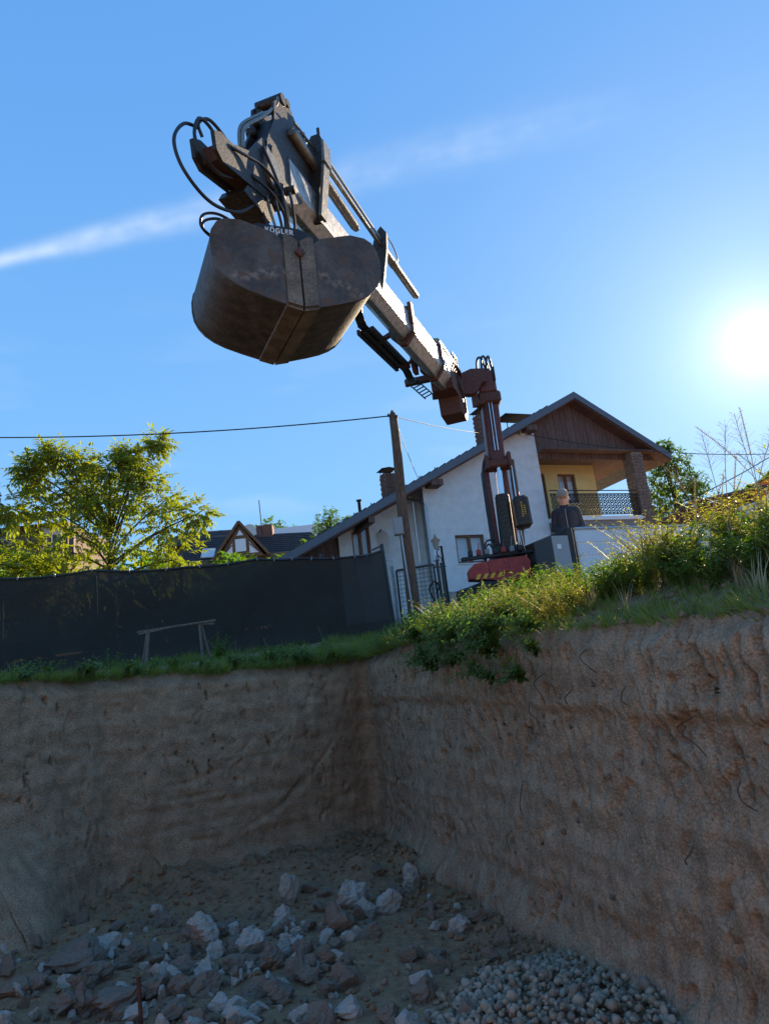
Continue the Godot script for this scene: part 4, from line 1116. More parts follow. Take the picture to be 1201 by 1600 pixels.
	m = MB.new(); m.rod(Vector3(-5.75, 2.5, -0.8), Vector3(-5.75, 2.62, -0.5), 0.02, 6); m.rod(Vector3(-5.6, 2.3, -0.65), Vector3(-5.5, 2.3, -0.82), 0.02, 6); part(m, "bracket", M.iron, dish)
	# render plinth
	m = MB.new(); m.bx(Vector3(-2.2, -0.5, 0.02), Vector3(4.5, 2.0, 0.06), 0.01); part(m, "plinth", M.box_grey, h)

func tile_roof(parent: Node3D, called: String, a: Vector3, b: Vector3, c: Vector3, d: Vector3, rows: int, th := 0.10) -> void:
	# a slope built of overlapping courses; a-b is the eave, d-c the ridge
	var m := MB.new()
	var nrm := (b - a).cross(d - a).normalized()
	if nrm.y < 0.0: nrm = -nrm
	for r in rows:
		var t0 := float(r) / rows
		var t1 := float(r + 1) / rows
		var p := [a.lerp(d, t0), b.lerp(c, t0), b.lerp(c, t1), a.lerp(d, t1)]
		m.face([p[0] + nrm * th, p[1] + nrm * th, p[2] + nrm * th * 0.35, p[3] + nrm * th * 0.35], p[0] - nrm * 5.0)
		m.face([p[0], p[1], p[1] + nrm * th, p[0] + nrm * th], p[3] + nrm)
	m.face([a, b, c, d], a + nrm)
	part(m, called, M.far_roof, parent)

func make_far_houses() -> void:
	# long tiled roof with a glazed dormer gable behind the fence
	var h := thing("far_house", "distant house with brown tiled roof and timber dormer gable seen above the fence", "house", Vector3(-8.0, 0.45, -40.0))
	var m := MB.new(); m.bx(Vector3(0, 6.3, -3.0), Vector3(8.0, 6.2, 6.0)); part(m, "wall", M.far_wall, h)
	tile_roof(h, "roof", Vector3(-4.6, 8.9, 0.4), Vector3(5.2, 8.4, 0.4), Vector3(3.5, 11.0, -3.0), Vector3(-3.2, 11.45, -3.0), 16, 0.06)
	tile_roof(h, "roof", Vector3(-4.6, 8.9, -6.4), Vector3(5.2, 8.4, -6.4), Vector3(3.5, 11.0, -3.0), Vector3(-3.2, 11.45, -3.0), 8, 0.06)
	var g := Node3D.new(); g.name = "dormer"; h.add_child(g, true)
	m = MB.new(); m.prism(poly([-1.25, 9.3, 1.25, 9.2, 0.02, 11.05]), Transform3D(Basis.IDENTITY, Vector3(0, 0, 0.5)), 0.2); part(m, "dormer_wall", M.timber, g)
	for s in [-1, 1]:
		m = MB.new(); m.bar(Vector3(0.0, 11.22, 0.7), Vector3(s * 1.55, 9.2, 0.7), 0.14, 0.16, 0.01, Vector3(0, 0, 1)); part(m, "barge_board", M.timber, g)
		m = MB.new(); m.prism(PackedVector2Array([Vector2(0, 11.2), Vector2(s * 1.6, 9.15), Vector2(s * 1.6, 9.03), Vector2(0, 11.08)]), Transform3D(Basis.IDENTITY, Vector3(0, 0, -1.0)), 3.3); part(m, "dormer_roof", M.far_roof, g)
	for q in [[-0.28, 9.55, 0.30, 9.55, 0.30, 10.25, -0.28, 10.25], [-0.95, 9.45, -0.45, 9.45, -0.45, 10.05], [0.48, 9.42, 1.0, 9.40, 0.48, 10.05], [-0.18, 10.45, 0.2, 10.45, 0.0, 10.75]]:
		m = MB.new(); m.prism(poly(q), Transform3D(Basis.IDENTITY, Vector3(0, 0, 0.62)), 0.03); part(m, "dormer_pane", M.curtain, g)
	m = MB.new(); m.bar(Vector3(-0.95, 9.45, 0.66), Vector3(-0.45, 9.95, 0.66), 0.07, 0.05); m.bar(Vector3(1.0, 9.42, 0.66), Vector3(0.48, 9.95, 0.66), 0.07, 0.05); part(m, "brace", M.timber, g)
	m = MB.new(); m.bx(Vector3(0.80, 11.25, -3.0), Vector3(0.95, 0.9, 0.7), 0.02); part(m, "chimney", M.brick, h)
	m = MB.new(); m.bx(Vector3(0.80, 10.85, -2.62), Vector3(0.98, 0.12, 0.05), 0.02); part(m, "chimney_flashing", M.galv, h)
	m = MB.new(); m.rod(Vector3(0.75, 11.0, -2.2), Vector3(0.70, 13.1, -2.2), 0.03, 6); part(m, "aerial", M.iron, h)
	m = MB.new(); m.bar(Vector3(-2.5, 10.0, -0.8), Vector3(-1.75, 9.95, -0.8), 0.08, 0.75, 0.02, Vector3(0, 0.8, -0.6)); part(m, "roof_window", M.curtain, h)
	part(lathe([[0.0, 0.42], [0.04, 0.40], [0.10, 0.2], [0.12, 0.02]], Vector3(-0.1, 11.45, -2.8), Vector3(0.3, 0.3, -0.9).normalized(), 20), "aerial_dish", M.white, h)
	# another house just behind it
	h = thing("far_house", "pale distant gable and grey roof behind the brown tiled ridge", "house", Vector3(-7.6, 0.5, -52.0))
	m = MB.new(); m.bx(Vector3(0, 9.4, -3.0), Vector3(7.0, 8.6, 5.0)); m.prism(poly([-4.3, 12.6, -1.9, 12.6, -3.1, 14.5]), Transform3D(Basis.IDENTITY, Vector3(0, 0, -0.5)), 0.2); part(m, "wall", M.curtain, h)
	tile_roof(h, "roof", Vector3(-3.1, 12.4, 0.0), Vector3(4.6, 12.2, 0.0), Vector3(4.1, 13.9, -3.0), Vector3(-2.6, 14.25, -3.0), 10, 0.05)
	m = MB.new(); m.rod(Vector3(3.9, 13.6, -2.8), Vector3(3.9, 14.9, -2.8), 0.03, 5); m.bar(Vector3(3.6, 14.3, -2.8), Vector3(4.2, 14.4, -2.8), 0.04, 0.04); part(m, "aerial", M.iron, h)
	# grey roof that shows beside the walnut crown
	h = thing("far_house", "distant slate grey roof half hidden behind the walnut tree", "house", Vector3(-12.2, 0.5, -48.0))
	m = MB.new(); m.bx(Vector3(0, 9.0, -3.0), Vector3(5.4, 7.4, 5.0)); part(m, "wall", M.far_wall, h)
	tile_roof(h, "roof", Vector3(-3.2, 12.2, 0.2), Vector3(3.2, 12.0, 0.2), Vector3(1.7, 13.6, -3.0), Vector3(-2.2, 13.8, -3.0), 10, 0.05)
	# two storey house at the left edge with a balcony
	h = thing("far_house", "brown two-storey house with wooden balcony half hidden by the conifer", "house", Vector3(-17.4, 0, -34.0))
	m = MB.new(); m.bx(Vector3(-0.4, 7.6, -3.0), Vector3(5.2, 7.6, 5.5)); part(m, "wall", M.far_wall, h)
	tile_roof(h, "roof", Vector3(-3.6, 11.5, 0.9), Vector3(3.4, 11.4, 0.9), Vector3(2.9, 12.7, -3.0), Vector3(-3.2, 12.8, -3.0), 10, 0.06)
	m = MB.new(); m.bx(Vector3(0.2, 11.36, 0.85), Vector3(6.0, 0.16, 0.14)); part(m, "eave_beam", M.plank, h)
	m = MB.new(); m.bx(Vector3(0.6, 9.4, 0.5), Vector3(5.0, 0.16, 1.2)); part(m, "balcony_floor", M.plank, h)
	for i in 20:
		m = MB.new(); m.bx(Vector3(-1.8 + i * 0.25, 9.95, 1.05), Vector3(0.2, 0.95, 0.04)); part(m, "balcony_board", M.plank, h)
	for s in [-1.8, 0.35, 3.0]:
		m = MB.new(); m.bx(Vector3(s, 10.2, 1.0), Vector3(0.15, 2.4, 0.15)); part(m, "post", M.plank, h)
	for s in [-0.9, 1.5]:
		m = MB.new(); m.bx(Vector3(s, 10.6, -0.2), Vector3(1.0, 1.1, 0.1)); part(m, "window", M.curtain, h)
	# brown shed at the right, a strip of orange awning beyond it
	h = thing("shed", "low brown shed with a sloping roof edge behind the tall weeds", "shed", Vector3(8.3, 0, -18.0))
	m = MB.new(); m.prism(poly([-2.4, 2.4, 0.95, 2.4, 0.95, 5.42, -0.9, 5.22, -2.4, 4.5]), Transform3D(Basis(Vector3.UP, -0.12), Vector3(0, 0, -1.0)), 2.0); part(m, "wall", M.shed, h)
	m = MB.new(); m.bar(Vector3(-2.5, 4.55, 0.2), Vector3(-0.85, 5.30, 0.2), 0.3, 0.06); m.bar(Vector3(-0.9, 5.29, 0.2), Vector3(1.1, 5.50, 0.25), 0.3, 0.06); part(m, "roof_edge", M.plank, h)
	m = MB.new(); m.bx(Vector3(1.02, 5.3, 0.0), Vector3(0.10, 0.75, 0.10)); part(m, "post", M.plank, h)
	h = thing("awning", "bright orange awning on a pale frame beyond the brown shed", "awning", Vector3(10.6, 0, -19.5))
	m = MB.new(); m.prism(poly([-1.1, 5.62, 1.6, 6.0, 1.6, 6.06, -0.4, 6.0, -1.1, 5.72]), Transform3D(Basis.IDENTITY, Vector3.ZERO), 2.2); part(m, "cover", M.orange, h)
	m = MB.new()
	for s in [-0.8, 1.4]:
		for e in [-0.9, 0.9]: m.rod(Vector3(s, 2.0, e), Vector3(s, 5.66, e), 0.05, 8)
	part(m, "leg", M.galv, h)
	m = MB.new(); m.bx(Vector3(0.3, 5.2, 0.95), Vector3(2.4, 0.45, 0.04)); part(m, "valance", M.white, h)

# ---- fence, gate, pole, lamp ----
func make_street() -> void:
	var m: MB
	var f := thing("shade_fence", "long fence hung with black shade netting along the yard", "fence")
	var tops := [[-9.4, 4.46, -13.0], [-7.0, 4.38, -13.0], [-5.32, 4.34, -13.0], [-3.65, 4.20, -13.0], [-2.36, 4.20, -13.0], [-1.58, 4.12, -13.0], [-0.62, 4.06, -13.1], [-0.13, 4.27, -13.9]]
	m = MB.new()
	var cols := []
	for i in tops.size() - 1:
		var a := Vector3(tops[i][0], tops[i][1], tops[i][2])
		var b := Vector3(tops[i + 1][0], tops[i + 1][1], tops[i + 1][2])
		for k in 10:
			var t := k / 10.0
			var p := a.lerp(b, t)
			p.y -= 0.10 * t * (1.0 - t) * a.distance_to(b)
			cols.push_back(p)
	cols.push_back(Vector3(-0.13, 4.27, -13.9))
	var lows := []
	for p: Vector3 in cols: lows.push_back(Vector3(p.x + (0.10 if p.x < -0.4 else 0.06), land(p.x, p.z) - 0.02, p.z))
	var G := []
	for i in cols.size():
		var g := PackedVector3Array()
		for k in 15:
			var q: Vector3 = lows[i].lerp(cols[i], k / 14.0)
			var bulge := sin(PI * k / 14.0)
			q.z += bulge * (0.07 * nz.get_noise_2d(q.x * 90.0, q.y * 20.0) + 0.10 * nz.get_noise_2d(q.x * 30.0, q.y * 30.0) + 0.02 * nz.get_noise_2d(q.x * 300.0, q.y * 160.0))
			g.push_back(q)
		G.push_back(g)
	for i in G.size() - 1:
		for k in 14:
			var n1: Vector3 = (G[i + 1][k] - G[i][k]).cross(G[i][k + 1] - G[i][k]).normalized()
			m.tris(G[i][k], G[i + 1][k], G[i + 1][k + 1], n1, n1, n1); m.tris(G[i][k], G[i + 1][k + 1], G[i][k + 1], n1, n1, n1)
	part(m, "netting", M.net, f)
	m = MB.new(); m.tube(cols, 0.022, 5); part(m, "top_hem", M.black, f)
	for i in 16:
		var q: Vector3 = cols[mini(4 + i * 4, cols.size() - 1)]
		m = MB.new(); m.box(Transform3D(Basis(Vector3.BACK, 0.3 * sin(i * 3.0)), q + Vector3(0, 0.005, 0.02)), Vector3(0.02, 0.07, 0.03), 0.004); part(m, "tie", M.box_grey, f)
	for x in [-8.6, -7.0, -5.3, -3.75, -2.42, -1.2]:
		m = MB.new(); m.rod(Vector3(x, land(x, -13.12) - 0.1, -13.12), Vector3(x - 0.03, 4.16 + 0.02 * absf(x), -13.14), 0.028, 8); part(m, "post", M.green_metal, f)
	m = MB.new(); m.rod(at_land(-0.06, -13.95), Vector3(-0.13, 4.40, -13.95), 0.035, 8); m.rod(Vector3(-0.13, 4.38, -13.95), Vector3(-0.3, 4.24, -13.6), 0.02, 6); part(m, "post", M.green_metal, f)
	m = MB.new()
	for i in 9: m.rod(Vector3(-0.08 + i * 0.02, 2.7, -13.97 - 0.03 * i), Vector3(-0.12 + i * 0.02, 4.18, -13.97 - 0.03 * i), 0.006, 5)
	for i in 8: m.rod(Vector3(-0.10, 2.9 + i * 0.17, -13.97), Vector3(0.05, 2.9 + i * 0.17, -14.22), 0.006, 5)
	part(m, "wire_panel", M.galv, f)
	# gate of welded mesh between two posts
	var g := thing("mesh_gate", "dark green metal gate filled with welded wire mesh behind the wooden pole", "gate", Vector3(0, 0, -15.0))
	for q in [[0.02, 4.13], [0.95, 4.14], [1.03, 4.08]]:
		m = MB.new(); m.bar(Vector3(q[0] + 0.01, land(q[0], -15.0) - 0.05, 0), Vector3(q[0], q[1], 0), 0.06, 0.06, 0.006); part(m, "post", M.green_metal, g)
	var fr := Node3D.new(); fr.name = "leaf"; g.add_child(fr, true)
	for q in [[0.10, 2.75, 0.10, 4.02], [0.87, 2.75, 0.87, 4.06], [0.10, 4.02, 0.87, 4.06], [0.10, 2.78, 0.87, 2.78]]:
		m = MB.new(); m.bar(Vector3(q[0], q[1], 0.02), Vector3(q[2], q[3], 0.02), 0.045, 0.045, 0.004); part(m, "frame_bar", M.green_metal, fr)
	for i in 9:
		m = MB.new(); m.rod(Vector3(0.16 + i * 0.082, 2.78, 0.02), Vector3(0.16 + i * 0.082, 4.03, 0.02), 0.0045, 5); part(m, "wire", M.green_metal, fr)
	for i in 14:
		m = MB.new(); m.rod(Vector3(0.10, 2.86 + i * 0.086, 0.025), Vector3(0.87, 2.88 + i * 0.086, 0.025), 0.0045, 5); part(m, "wire", M.green_metal, fr)
	m = MB.new(); m.tube(curve([Vector3(0.80, 3.3, 0.1), Vector3(0.72, 3.55, 0.12), Vector3(0.84, 3.7, 0.1), Vector3(0.92, 3.6, 0.1), Vector3(0.86, 3.45, 0.1)], 6), 0.02, 6); part(m, "scroll_handle", M.iron, g)
	# pole with a meter box
	var p := thing("utility_pole", "weathered wooden utility pole with a grey meter box", "pole", Vector3(0.34, 0, -14.5))
	m = MB.new()
	var ps := []
	var rs := []
	for i in 15:
		var t := i / 14.0
		ps.push_back(Vector3(0.06 * t + 0.012 * sin(t * 9.0), lerpf(land(0.34, -14.5) - 0.1, 7.12, t), 0.01 * cos(t * 7.0)))
		rs.push_back(lerpf(0.135, 0.085, t))
	ps.push_back(Vector3(0.06, 7.22, 0)); rs.push_back(0.07)
	ps.push_back(Vector3(0.055, 7.32, 0)); rs.push_back(0.012)
	m.tube(ps, rs, 16); part(m, "shaft", M.pole_wood, p)
	m = MB.new(); m.bx(Vector3(-0.10, 4.80, 0.14), Vector3(0.20, 0.36, 0.13), 0.012)
	var mb := part(m, "meter_box", M.box_grey, p)
	m = MB.new(); m.bx(Vector3(-0.10, 4.80, 0.207), Vector3(0.17, 0.32, 0.012), 0.004); part(m, "box_door", M.grey_paint, mb)
	m = MB.new(); m.tube(curve([Vector3(-0.06, 4.62, 0.14), Vector3(-0.05, 4.2, 0.13), Vector3(-0.02, 3.2, 0.15), Vector3(0.0, 2.7, 0.15)], 5), 0.02, 7); part(m, "conduit", M.galv, p)
	for q in [[-0.03, 7.18, 0.08], [0.14, 7.14, 0.06]]:
		m = MB.new(); m.rod(Vector3(q[0], q[1], q[2] - 0.05), Vector3(q[0], q[1], q[2] + 0.06), 0.02, 7); part(m, "insulator", M.iron, p)
	# wires
	for w in [["telephone line running from the wooden pole off to the left", [Vector3(0.36, 7.18, -14.45), Vector3(-7.85, 7.72, -14.5), Vector3(-20.0, 9.0, -14.6)], 0.12, 0.014],
			["service cable from the wooden pole to the house gable", [Vector3(0.45, 7.15, -14.45), Vector3(4.85, 9.62, -23.8)], 0.15, 0.009],
			["thin stay wire from the pole top to the roof edge", [Vector3(0.44, 7.1, -14.5), Vector3(1.15, 7.98, -22.1)], 0.05, 0.008],
			["cable strung from the house gable out past the balcony pillar", [Vector3(4.9, 9.60, -23.75), Vector3(13.1, 8.05, -24.3), Vector3(24.0, 6.6, -25.0)], 0.25, 0.014],
			["low cable rising to the right above the brown shed", [Vector3(8.0, 5.75, -20.0), Vector3(10.6, 6.7, -20.0), Vector3(16.0, 9.2, -20.0)], 0.05, 0.014]]:
		m = MB.new()
		for i in w[1].size() - 1:
			var line := []
			for k in 17:
				var t := k / 16.0
				line.push_back(w[1][i].lerp(w[1][i + 1], t) - Vector3(0, w[2] * 4.0 * t * (1.0 - t), 0))
			m.tube(line, w[3], 5)
		tag(part(m, "overhead_wire", M.black, self), w[0], "wire", "overhead wires")
	# lantern on a post with the house number
	var l := thing("lamp_post", "small old-fashioned lantern on an iron post with the house number beneath", "lamp", Vector3(1.10, 0, -16.0))
	m = MB.new(); m.rod(Vector3(0.06, land(1.1, -16) - 0.05, 0), Vector3(0.05, 4.62, 0), 0.026, 8); part(m, "post", M.iron, l)
	m = MB.new(); m.rod(Vector3(-0.08, 4.60, 0), Vector3(0.06, 4.60, 0), 0.014, 6); m.tube(curve([Vector3(0.05, 4.3, 0), Vector3(-0.05, 4.42, 0), Vector3(-0.09, 4.36, 0), Vector3(-0.04, 4.3, 0), Vector3(-0.06, 4.5, 0), Vector3(0.0, 4.56, 0)], 6), 0.012, 6); part(m, "scroll_bracket", M.iron, l)
	part(lathe([[4.56, 0.045], [4.60, 0.06], [4.74, 0.095], [4.75, 0.12], [4.80, 0.06], [4.84, 0.035], [4.90, 0.008]], Vector3(-0.06, 0, 0), Vector3.UP, 6), "lantern", M.cap, l)
	m = MB.new(); m.bx(Vector3(-0.03, 4.16, 0), Vector3(0.26, 0.025, 0.02)); part(m, "number_plate", M.iron, l)
	var tm := TextMesh.new(); tm.text = "24"; tm.font_size = 48; tm.pixel_size = 0.0042; tm.depth = 0.015
	var sf := SystemFont.new(); sf.font_names = PackedStringArray(["Droid Serif"]); tm.font = sf
	place(tm, "number", M.iron, l, Transform3D(Basis(), Vector3(-0.05, 4.25, 0)))
	# rough trestle of sticks in front of the netting
	var s := thing("trestle", "spindly trestle of weathered sticks standing before the black netting", "trestle")
	for q in [[-3.92, 2.93, -2.72, 2.97, 0.045, 0.03], [-3.9, 2.90, -3.28, 2.955, 0.03, 0.03], [-3.15, 2.96, -2.74, 2.925, 0.03, 0.03]]:
		m = MB.new(); m.bar(Vector3(q[0], q[1], -11.2), Vector3(q[2], q[3], -11.16), q[4], q[5]); part(m, "rail", M.grey_wood, s)
	for q in [[-3.76, 2.92, -3.88, -0.05], [-3.74, 2.92, -3.77, 0.12], [-2.97, 2.95, -2.93, 0.05], [-2.95, 2.95, -2.85, -0.12]]:
		m = MB.new(); m.bar(Vector3(q[0], q[1], -11.18), Vector3(q[2], land(q[2], -11.18 + q[3]) - 0.03, -11.18 + q[3]), 0.035, 0.035); part(m, "leg", M.grey_wood, s)

# ---- stones ----
func rock_mesh(sd: int, cuts: int, rough: float) -> ArrayMesh:   # a broken lump: a ball cut by planes, then roughened
	var r := RandomNumberGenerator.new()
	r.seed = sd
	var planes := []
	for i in cuts:
		var d := Vector3(r.randf_range(-1, 1), r.randf_range(-1, 1), r.randf_range(-1, 1)).normalized()
		planes.push_back([d, r.randf_range(0.42, 0.8)])
	var dirs := sphere_dirs(20, 14)
	var f := FastNoiseLite.new()
	f.seed = sd; f.frequency = 1.0
	var pts := []
	for row: Array in dirs:
		var o := []
		for d: Vector3 in row:
			var k := 1.0
			for p in planes:
				var c: float = d.dot(p[0])
				if c > 0.05: k = minf(k, p[1] / c)
			k *= 1.0 + rough * f.get_noise_3dv(d * 2.2) + rough * 0.5 * f.get_noise_3dv(d * 6.0)
			o.push_back(d * k * 0.5)
		pts.push_back(o)
	return skin(pts, cuts > 0)

func sphere_dirs(n: int, rows: int) -> Array:
	var out := []
	for j in rows + 1:
		var th := PI * j / rows
		var o := []
		for i in n:
			var a := TAU * i / n
			o.push_back(Vector3(cos(a) * sin(th), cos(th), sin(a) * sin(th)))
		out.push_back(o)
	return out

func skin(p: Array, flat: bool) -> ArrayMesh:
	var m := MB.new()
	var n: int = p[0].size()
	for j in p.size() - 1:
		for i in n:
			var k := (i + 1) % n
			for q in [[p[j][i], p[j][k], p[j + 1][k]], [p[j][i], p[j + 1][k], p[j + 1][i]]]:
				if (q[1] - q[0]).cross(q[2] - q[0]).length_squared() < 1e-12: continue
				if flat: m.face(q, Vector3.ZERO)
				else:
					var nn: Vector3 = (q[1] - q[0]).cross(q[2] - q[0])
					if nn.dot(q[0]) < 0.0: q.reverse()
					m.tris(q[0], q[1], q[2], q[0].normalized(), q[1].normalized(), q[2].normalized())
	return m.mesh()

func make_stones() -> void:
	var kinds := []
	for i in 10: kinds.push_back(rock_mesh(100 + i, 11 + i % 4, 0.22))
	var rocks := [
		[-1.15,-6.76,0.15,0.32,1],[-1.13,-6.13,0.17,0.16,1],[-0.63,-6.55,0.30,0.24,1],[-0.35,-6.22,0.22,0.20,1],[-0.47,-6.13,0.14,0.13,1],[-0.13,-6.81,0.24,0.22,1],[-0.27,-6.59,0.16,0.14,0],[-0.66,-5.75,0.21,0.23,0],[-1.62,-5.86,0.26,0.23,1],[-1.25,-5.66,0.20,0.16,1],[-1.25,-5.28,0.19,0.16,0],[-1.04,-5.29,0.21,0.16,0],[-0.88,-5.40,0.17,0.12,0],[-2.16,-6.58,0.18,0.12,0],[-2.30,-6.81,0.10,0.10,1],[-3.06,-6.13,0.14,0.10,1],[-2.45,-5.60,0.44,0.18,0],[-2.22,-5.35,0.25,0.12,0],[-1.63,-5.34,0.21,0.12,0],[-1.71,-4.95,0.23,0.11,0],[-1.89,-4.86,0.30,0.15,0],[-2.20,-4.89,0.19,0.11,0],[-1.39,-4.94,0.23,0.13,0],[-1.23,-4.64,0.14,0.09,1],[-0.91,-4.72,0.18,0.11,0],[-0.68,-5.16,0.14,0.10,0],[-0.49,-4.42,0.17,0.10,1],[-0.42,-5.61,0.16,0.09,0],[-0.54,-6.03,0.09,0.11,0],[-0.16,-5.10,0.14,0.10,0],[0.01,-5.11,0.12,0.10,0],[0.01,-6.18,0.10,0.08,0],[0.20,-6.13,0.07,0.07,1],[0.30,-5.71,0.14,0.10,0],[0.43,-5.18,0.10,0.10,0],[0.33,-4.92,0.14,0.08,0],[-0.09,-4.49,0.16,0.13,0],[0.41,-4.91,0.08,0.05,0],[-2.51,-5.18,0.16,0.10,0],[-2.54,-5.00,0.18,0.10,0],[-2.44,-6.27,0.13,0.09,0],[-2.10,-5.74,0.18,0.12,0],[-0.78,-4.98,0.17,0.10,0],[-1.08,-4.92,0.15,0.09,0],[-1.49,-4.62,0.16,0.09,0],[-1.69,-4.63,0.18,0.08,1],[-0.75,-4.42,0.14,0.07,0],[-0.27,-4.30,0.13,0.08,0],[-0.88,-6.50,0.12,0.08,0],[-1.04,-6.96,0.14,0.08,0],[-0.89,-6.85,0.12,0.07,0],[-1.76,-6.50,0.12,0.08,0],[-1.82,-6.17,0.11,0.07,0],[-1.52,-6.25,0.12,0.08,0],[-0.44,-7.24,0.13,0.08,0],[-0.60,-6.97,0.12,0.08,0]]
	var special := {0: "tall pale concrete shard standing upright among the dark clods", 2: "big blocky pale concrete lump beside the rounder chunks", 5: "pale rough concrete chunk nearest the foot of the right pit wall", 8: "broad pale concrete lump with a lighter face among brown stones", 15: "smooth pale rounded stone lying alone by the slumped earth", 16: "long flat slab of brown stone, the widest in the rubble", 36: "brown angular stone at the edge of the gravel heap"}
	rng.seed = 21
	var idx := 0
	for q in rocks:
		var w: float = q[2]
		var hh: float = q[3]
		var lab: String = special.get(idx, ("%s %s %s in the rubble on the pit floor" % ["large" if w > 0.2 else "medium-sized" if w > 0.145 else "small", "upright" if hh > w * 0.95 else "blocky" if hh > w * 0.65 else "flattish", "pale concrete chunk" if q[4] == 1 else "brown stone"]))
		var sz := Vector3(w * 1.08, hh * 1.15, w * rng.randf_range(0.8, 1.05))
		var b := Basis(Vector3.UP, rng.randf() * TAU)
		if idx == 0: b = Basis(Vector3(0, 0, 1), -0.2)
		b = b.scaled(Vector3.ONE)
		var t := Transform3D(b * Basis.from_scale(sz * 1.25), Vector3(q[0], floor_y(q[0], q[1]) + hh * 0.30, q[1]))
		var o := place(kinds[(idx * 7) % 10], "concrete_chunk" if q[4] == 1 else "brown_stone", M.concrete if q[4] == 1 else M.stone, self, t)
		tag(o, lab, "concrete chunk" if q[4] == 1 else "stone", "" if special.has(idx) else ("concrete chunks on the pit floor" if q[4] == 1 else "stones in the rubble"))
		idx += 1
	# the lesser stones of the same heap
	var n := 0
	var tries := 0
	while n < 430 and tries < 5000:
		tries += 1
		var x := rng.randf_range(-3.3, 0.2)
		var z := rng.randf_range(-6.7, -4.0)
		var dense := 1.0 if x < -0.6 - 0.35 * (z + 4.2) * 0.4 else 0.18
		if z < -6.1: dense *= 0.35
		if rng.randf() > dense: continue
		var w := 0.05 + 0.16 * pow(rng.randf(), 2.1)
		var t := Transform3D(Basis.from_euler(Vector3(rng.randf() * 6, rng.randf() * 6, rng.randf() * 6)) * Basis.from_scale(Vector3(w, w * rng.randf_range(0.5, 0.8), w * rng.randf_range(0.7, 1.0)) * 1.2), Vector3(x, floor_y(x, z) + w * 0.14, z))
		var pale := rng.randf() < 0.42
		tag(place(kinds[rng.randi() % 10], "loose_concrete" if pale else "loose_stone", M.concrete if pale else M.stone, self, t), "small %s rubble stone scattered between the larger pieces" % ("pale" if pale else "brown"), "stone", "small %s rubble" % ("pale" if pale else "brown"))
		n += 1
	# a rusty bar stuck in the rubble
	var m := MB.new()
	m.rod(Vector3(-1.62, -0.05, -4.5), Vector3(-1.63, 0.26, -4.5), 0.012, 8)
	tag(part(m, "steel_bar", M.rusty, self), "short rusty steel bar standing upright in the rubble", "bar")
	# gravel: rounded pebbles heaped against the right wall
	var pk := []
	for i in 5:
		var shade := [Color(1, 1, 1), Color(0.72, 0.66, 0.60), Color(0.60, 0.60, 0.62), Color(1.3, 1.24, 1.14), Color(0.86, 0.80, 0.72)]
		pk.push_back(pebble_mesh(300 + i, shade[i]))
	rng.seed = 31
	var list := []
	for i in 5600:
		var x := rng.randf_range(-0.35, 1.55)
		var z := rng.randf_range(-4.95, -2.9)
		var edge := 1.22 - pow((x - 0.75) / 0.85, 2.0) - pow((z + 3.75) / 0.98, 2.0)
		if edge < 0.0 and rng.randf() > 0.10 * exp(edge * 1.2): continue
		if edge < 0.25 and rng.randf() > 0.35 and edge >= 0.0: continue
		var w := rng.randf_range(0.022, 0.050)
		if rng.randf() < 0.10: w *= 1.5
		if rng.randf() < 0.25: w *= 0.6
		var y := floor_y(x, z) + w * 0.2 + maxf(edge, 0.0) * rng.randf_range(0.0, 0.05)
		list.push_back([w / (Vector3(x, y - 1.6, z).length()), Transform3D(Basis.from_euler(Vector3(rng.randf() * 6, rng.randf() * 6, rng.randf() * 6)) * Basis.from_scale(Vector3(w, w * rng.randf_range(0.55, 0.8), w * rng.randf_range(0.7, 0.95))), Vector3(x, y, z)), rng.randi() % 5])
	list.sort_custom(func(a, b): return a[0] > b[0])
	var picked := []
	var rest := []
	for q in list:
		# pieces in view ahead of the camera are the individual ones
		var o: Vector3 = q[1].origin
		if picked.size() < 300 and o.z < -3.72 and o.x < 1.2: picked.push_back(q)
		else: rest.push_back(q)
	for q in picked:
		tag(place(pk[q[2]], "gravel_pebble", M.pebble, self, q[1]), "rounded grey pebble in the gravel heap by the right pit wall", "pebble", "pebbles of the gravel heap")
	for k in 5:
		var tf := []
		for q in rest:
			if q[2] == k: tf.push_back(q[1])
		var o := multi("gravel", pk[k], M.pebble, tf)
		tag(o, "heap of rounded grey gravel at the foot of the right wall", "gravel", "", "stuff")
	# crumbs of soil fallen from the walls
	var tf2 := []
	for i in 1500:
		var s := rng.randf_range(-4.2, 5.6)
		var off := absf(rng.randfn(0.0, 0.28)) + 0.03
		var base := CORNER + (ALONG_R * s if s > 0.0 else Vector2(-0.821, 0.570) * -s)
		var inn := Vector2(-0.959, 0.283) if s > 0.0 else Vector2(0.570, 0.821)
		if s < 0.0: off *= 2.2
		var p := base + inn * off
		var w := 0.02 + 0.06 * pow(rng.randf(), 2.5)
		tf2.push_back(Transform3D(Basis.from_euler(Vector3(rng.randf() * 6, rng.randf() * 6, 0)) * Basis.from_scale(Vector3(w, w * 0.8, w)), Vector3(p.x, floor_y(p.x, p.y) + w * 0.2, p.y)))
	for i in 2600:
		var x := rng.randf_range(-3.4, 0.9)
		var z := rng.randf_range(-8.6, -3.9)
		if x > -0.3 + 0.25 * rng.randfn() and rng.randf() < 0.6: continue
		var w := 0.012 + 0.05 * pow(rng.randf(), 3.0)
		tf2.push_back(Transform3D(Basis.from_euler(Vector3(rng.randf() * 6, rng.randf() * 6, 0)) * Basis.from_scale(Vector3(w, w * 0.8, w)), Vector3(x, floor_y(x, z) + w * 0.15, z)))
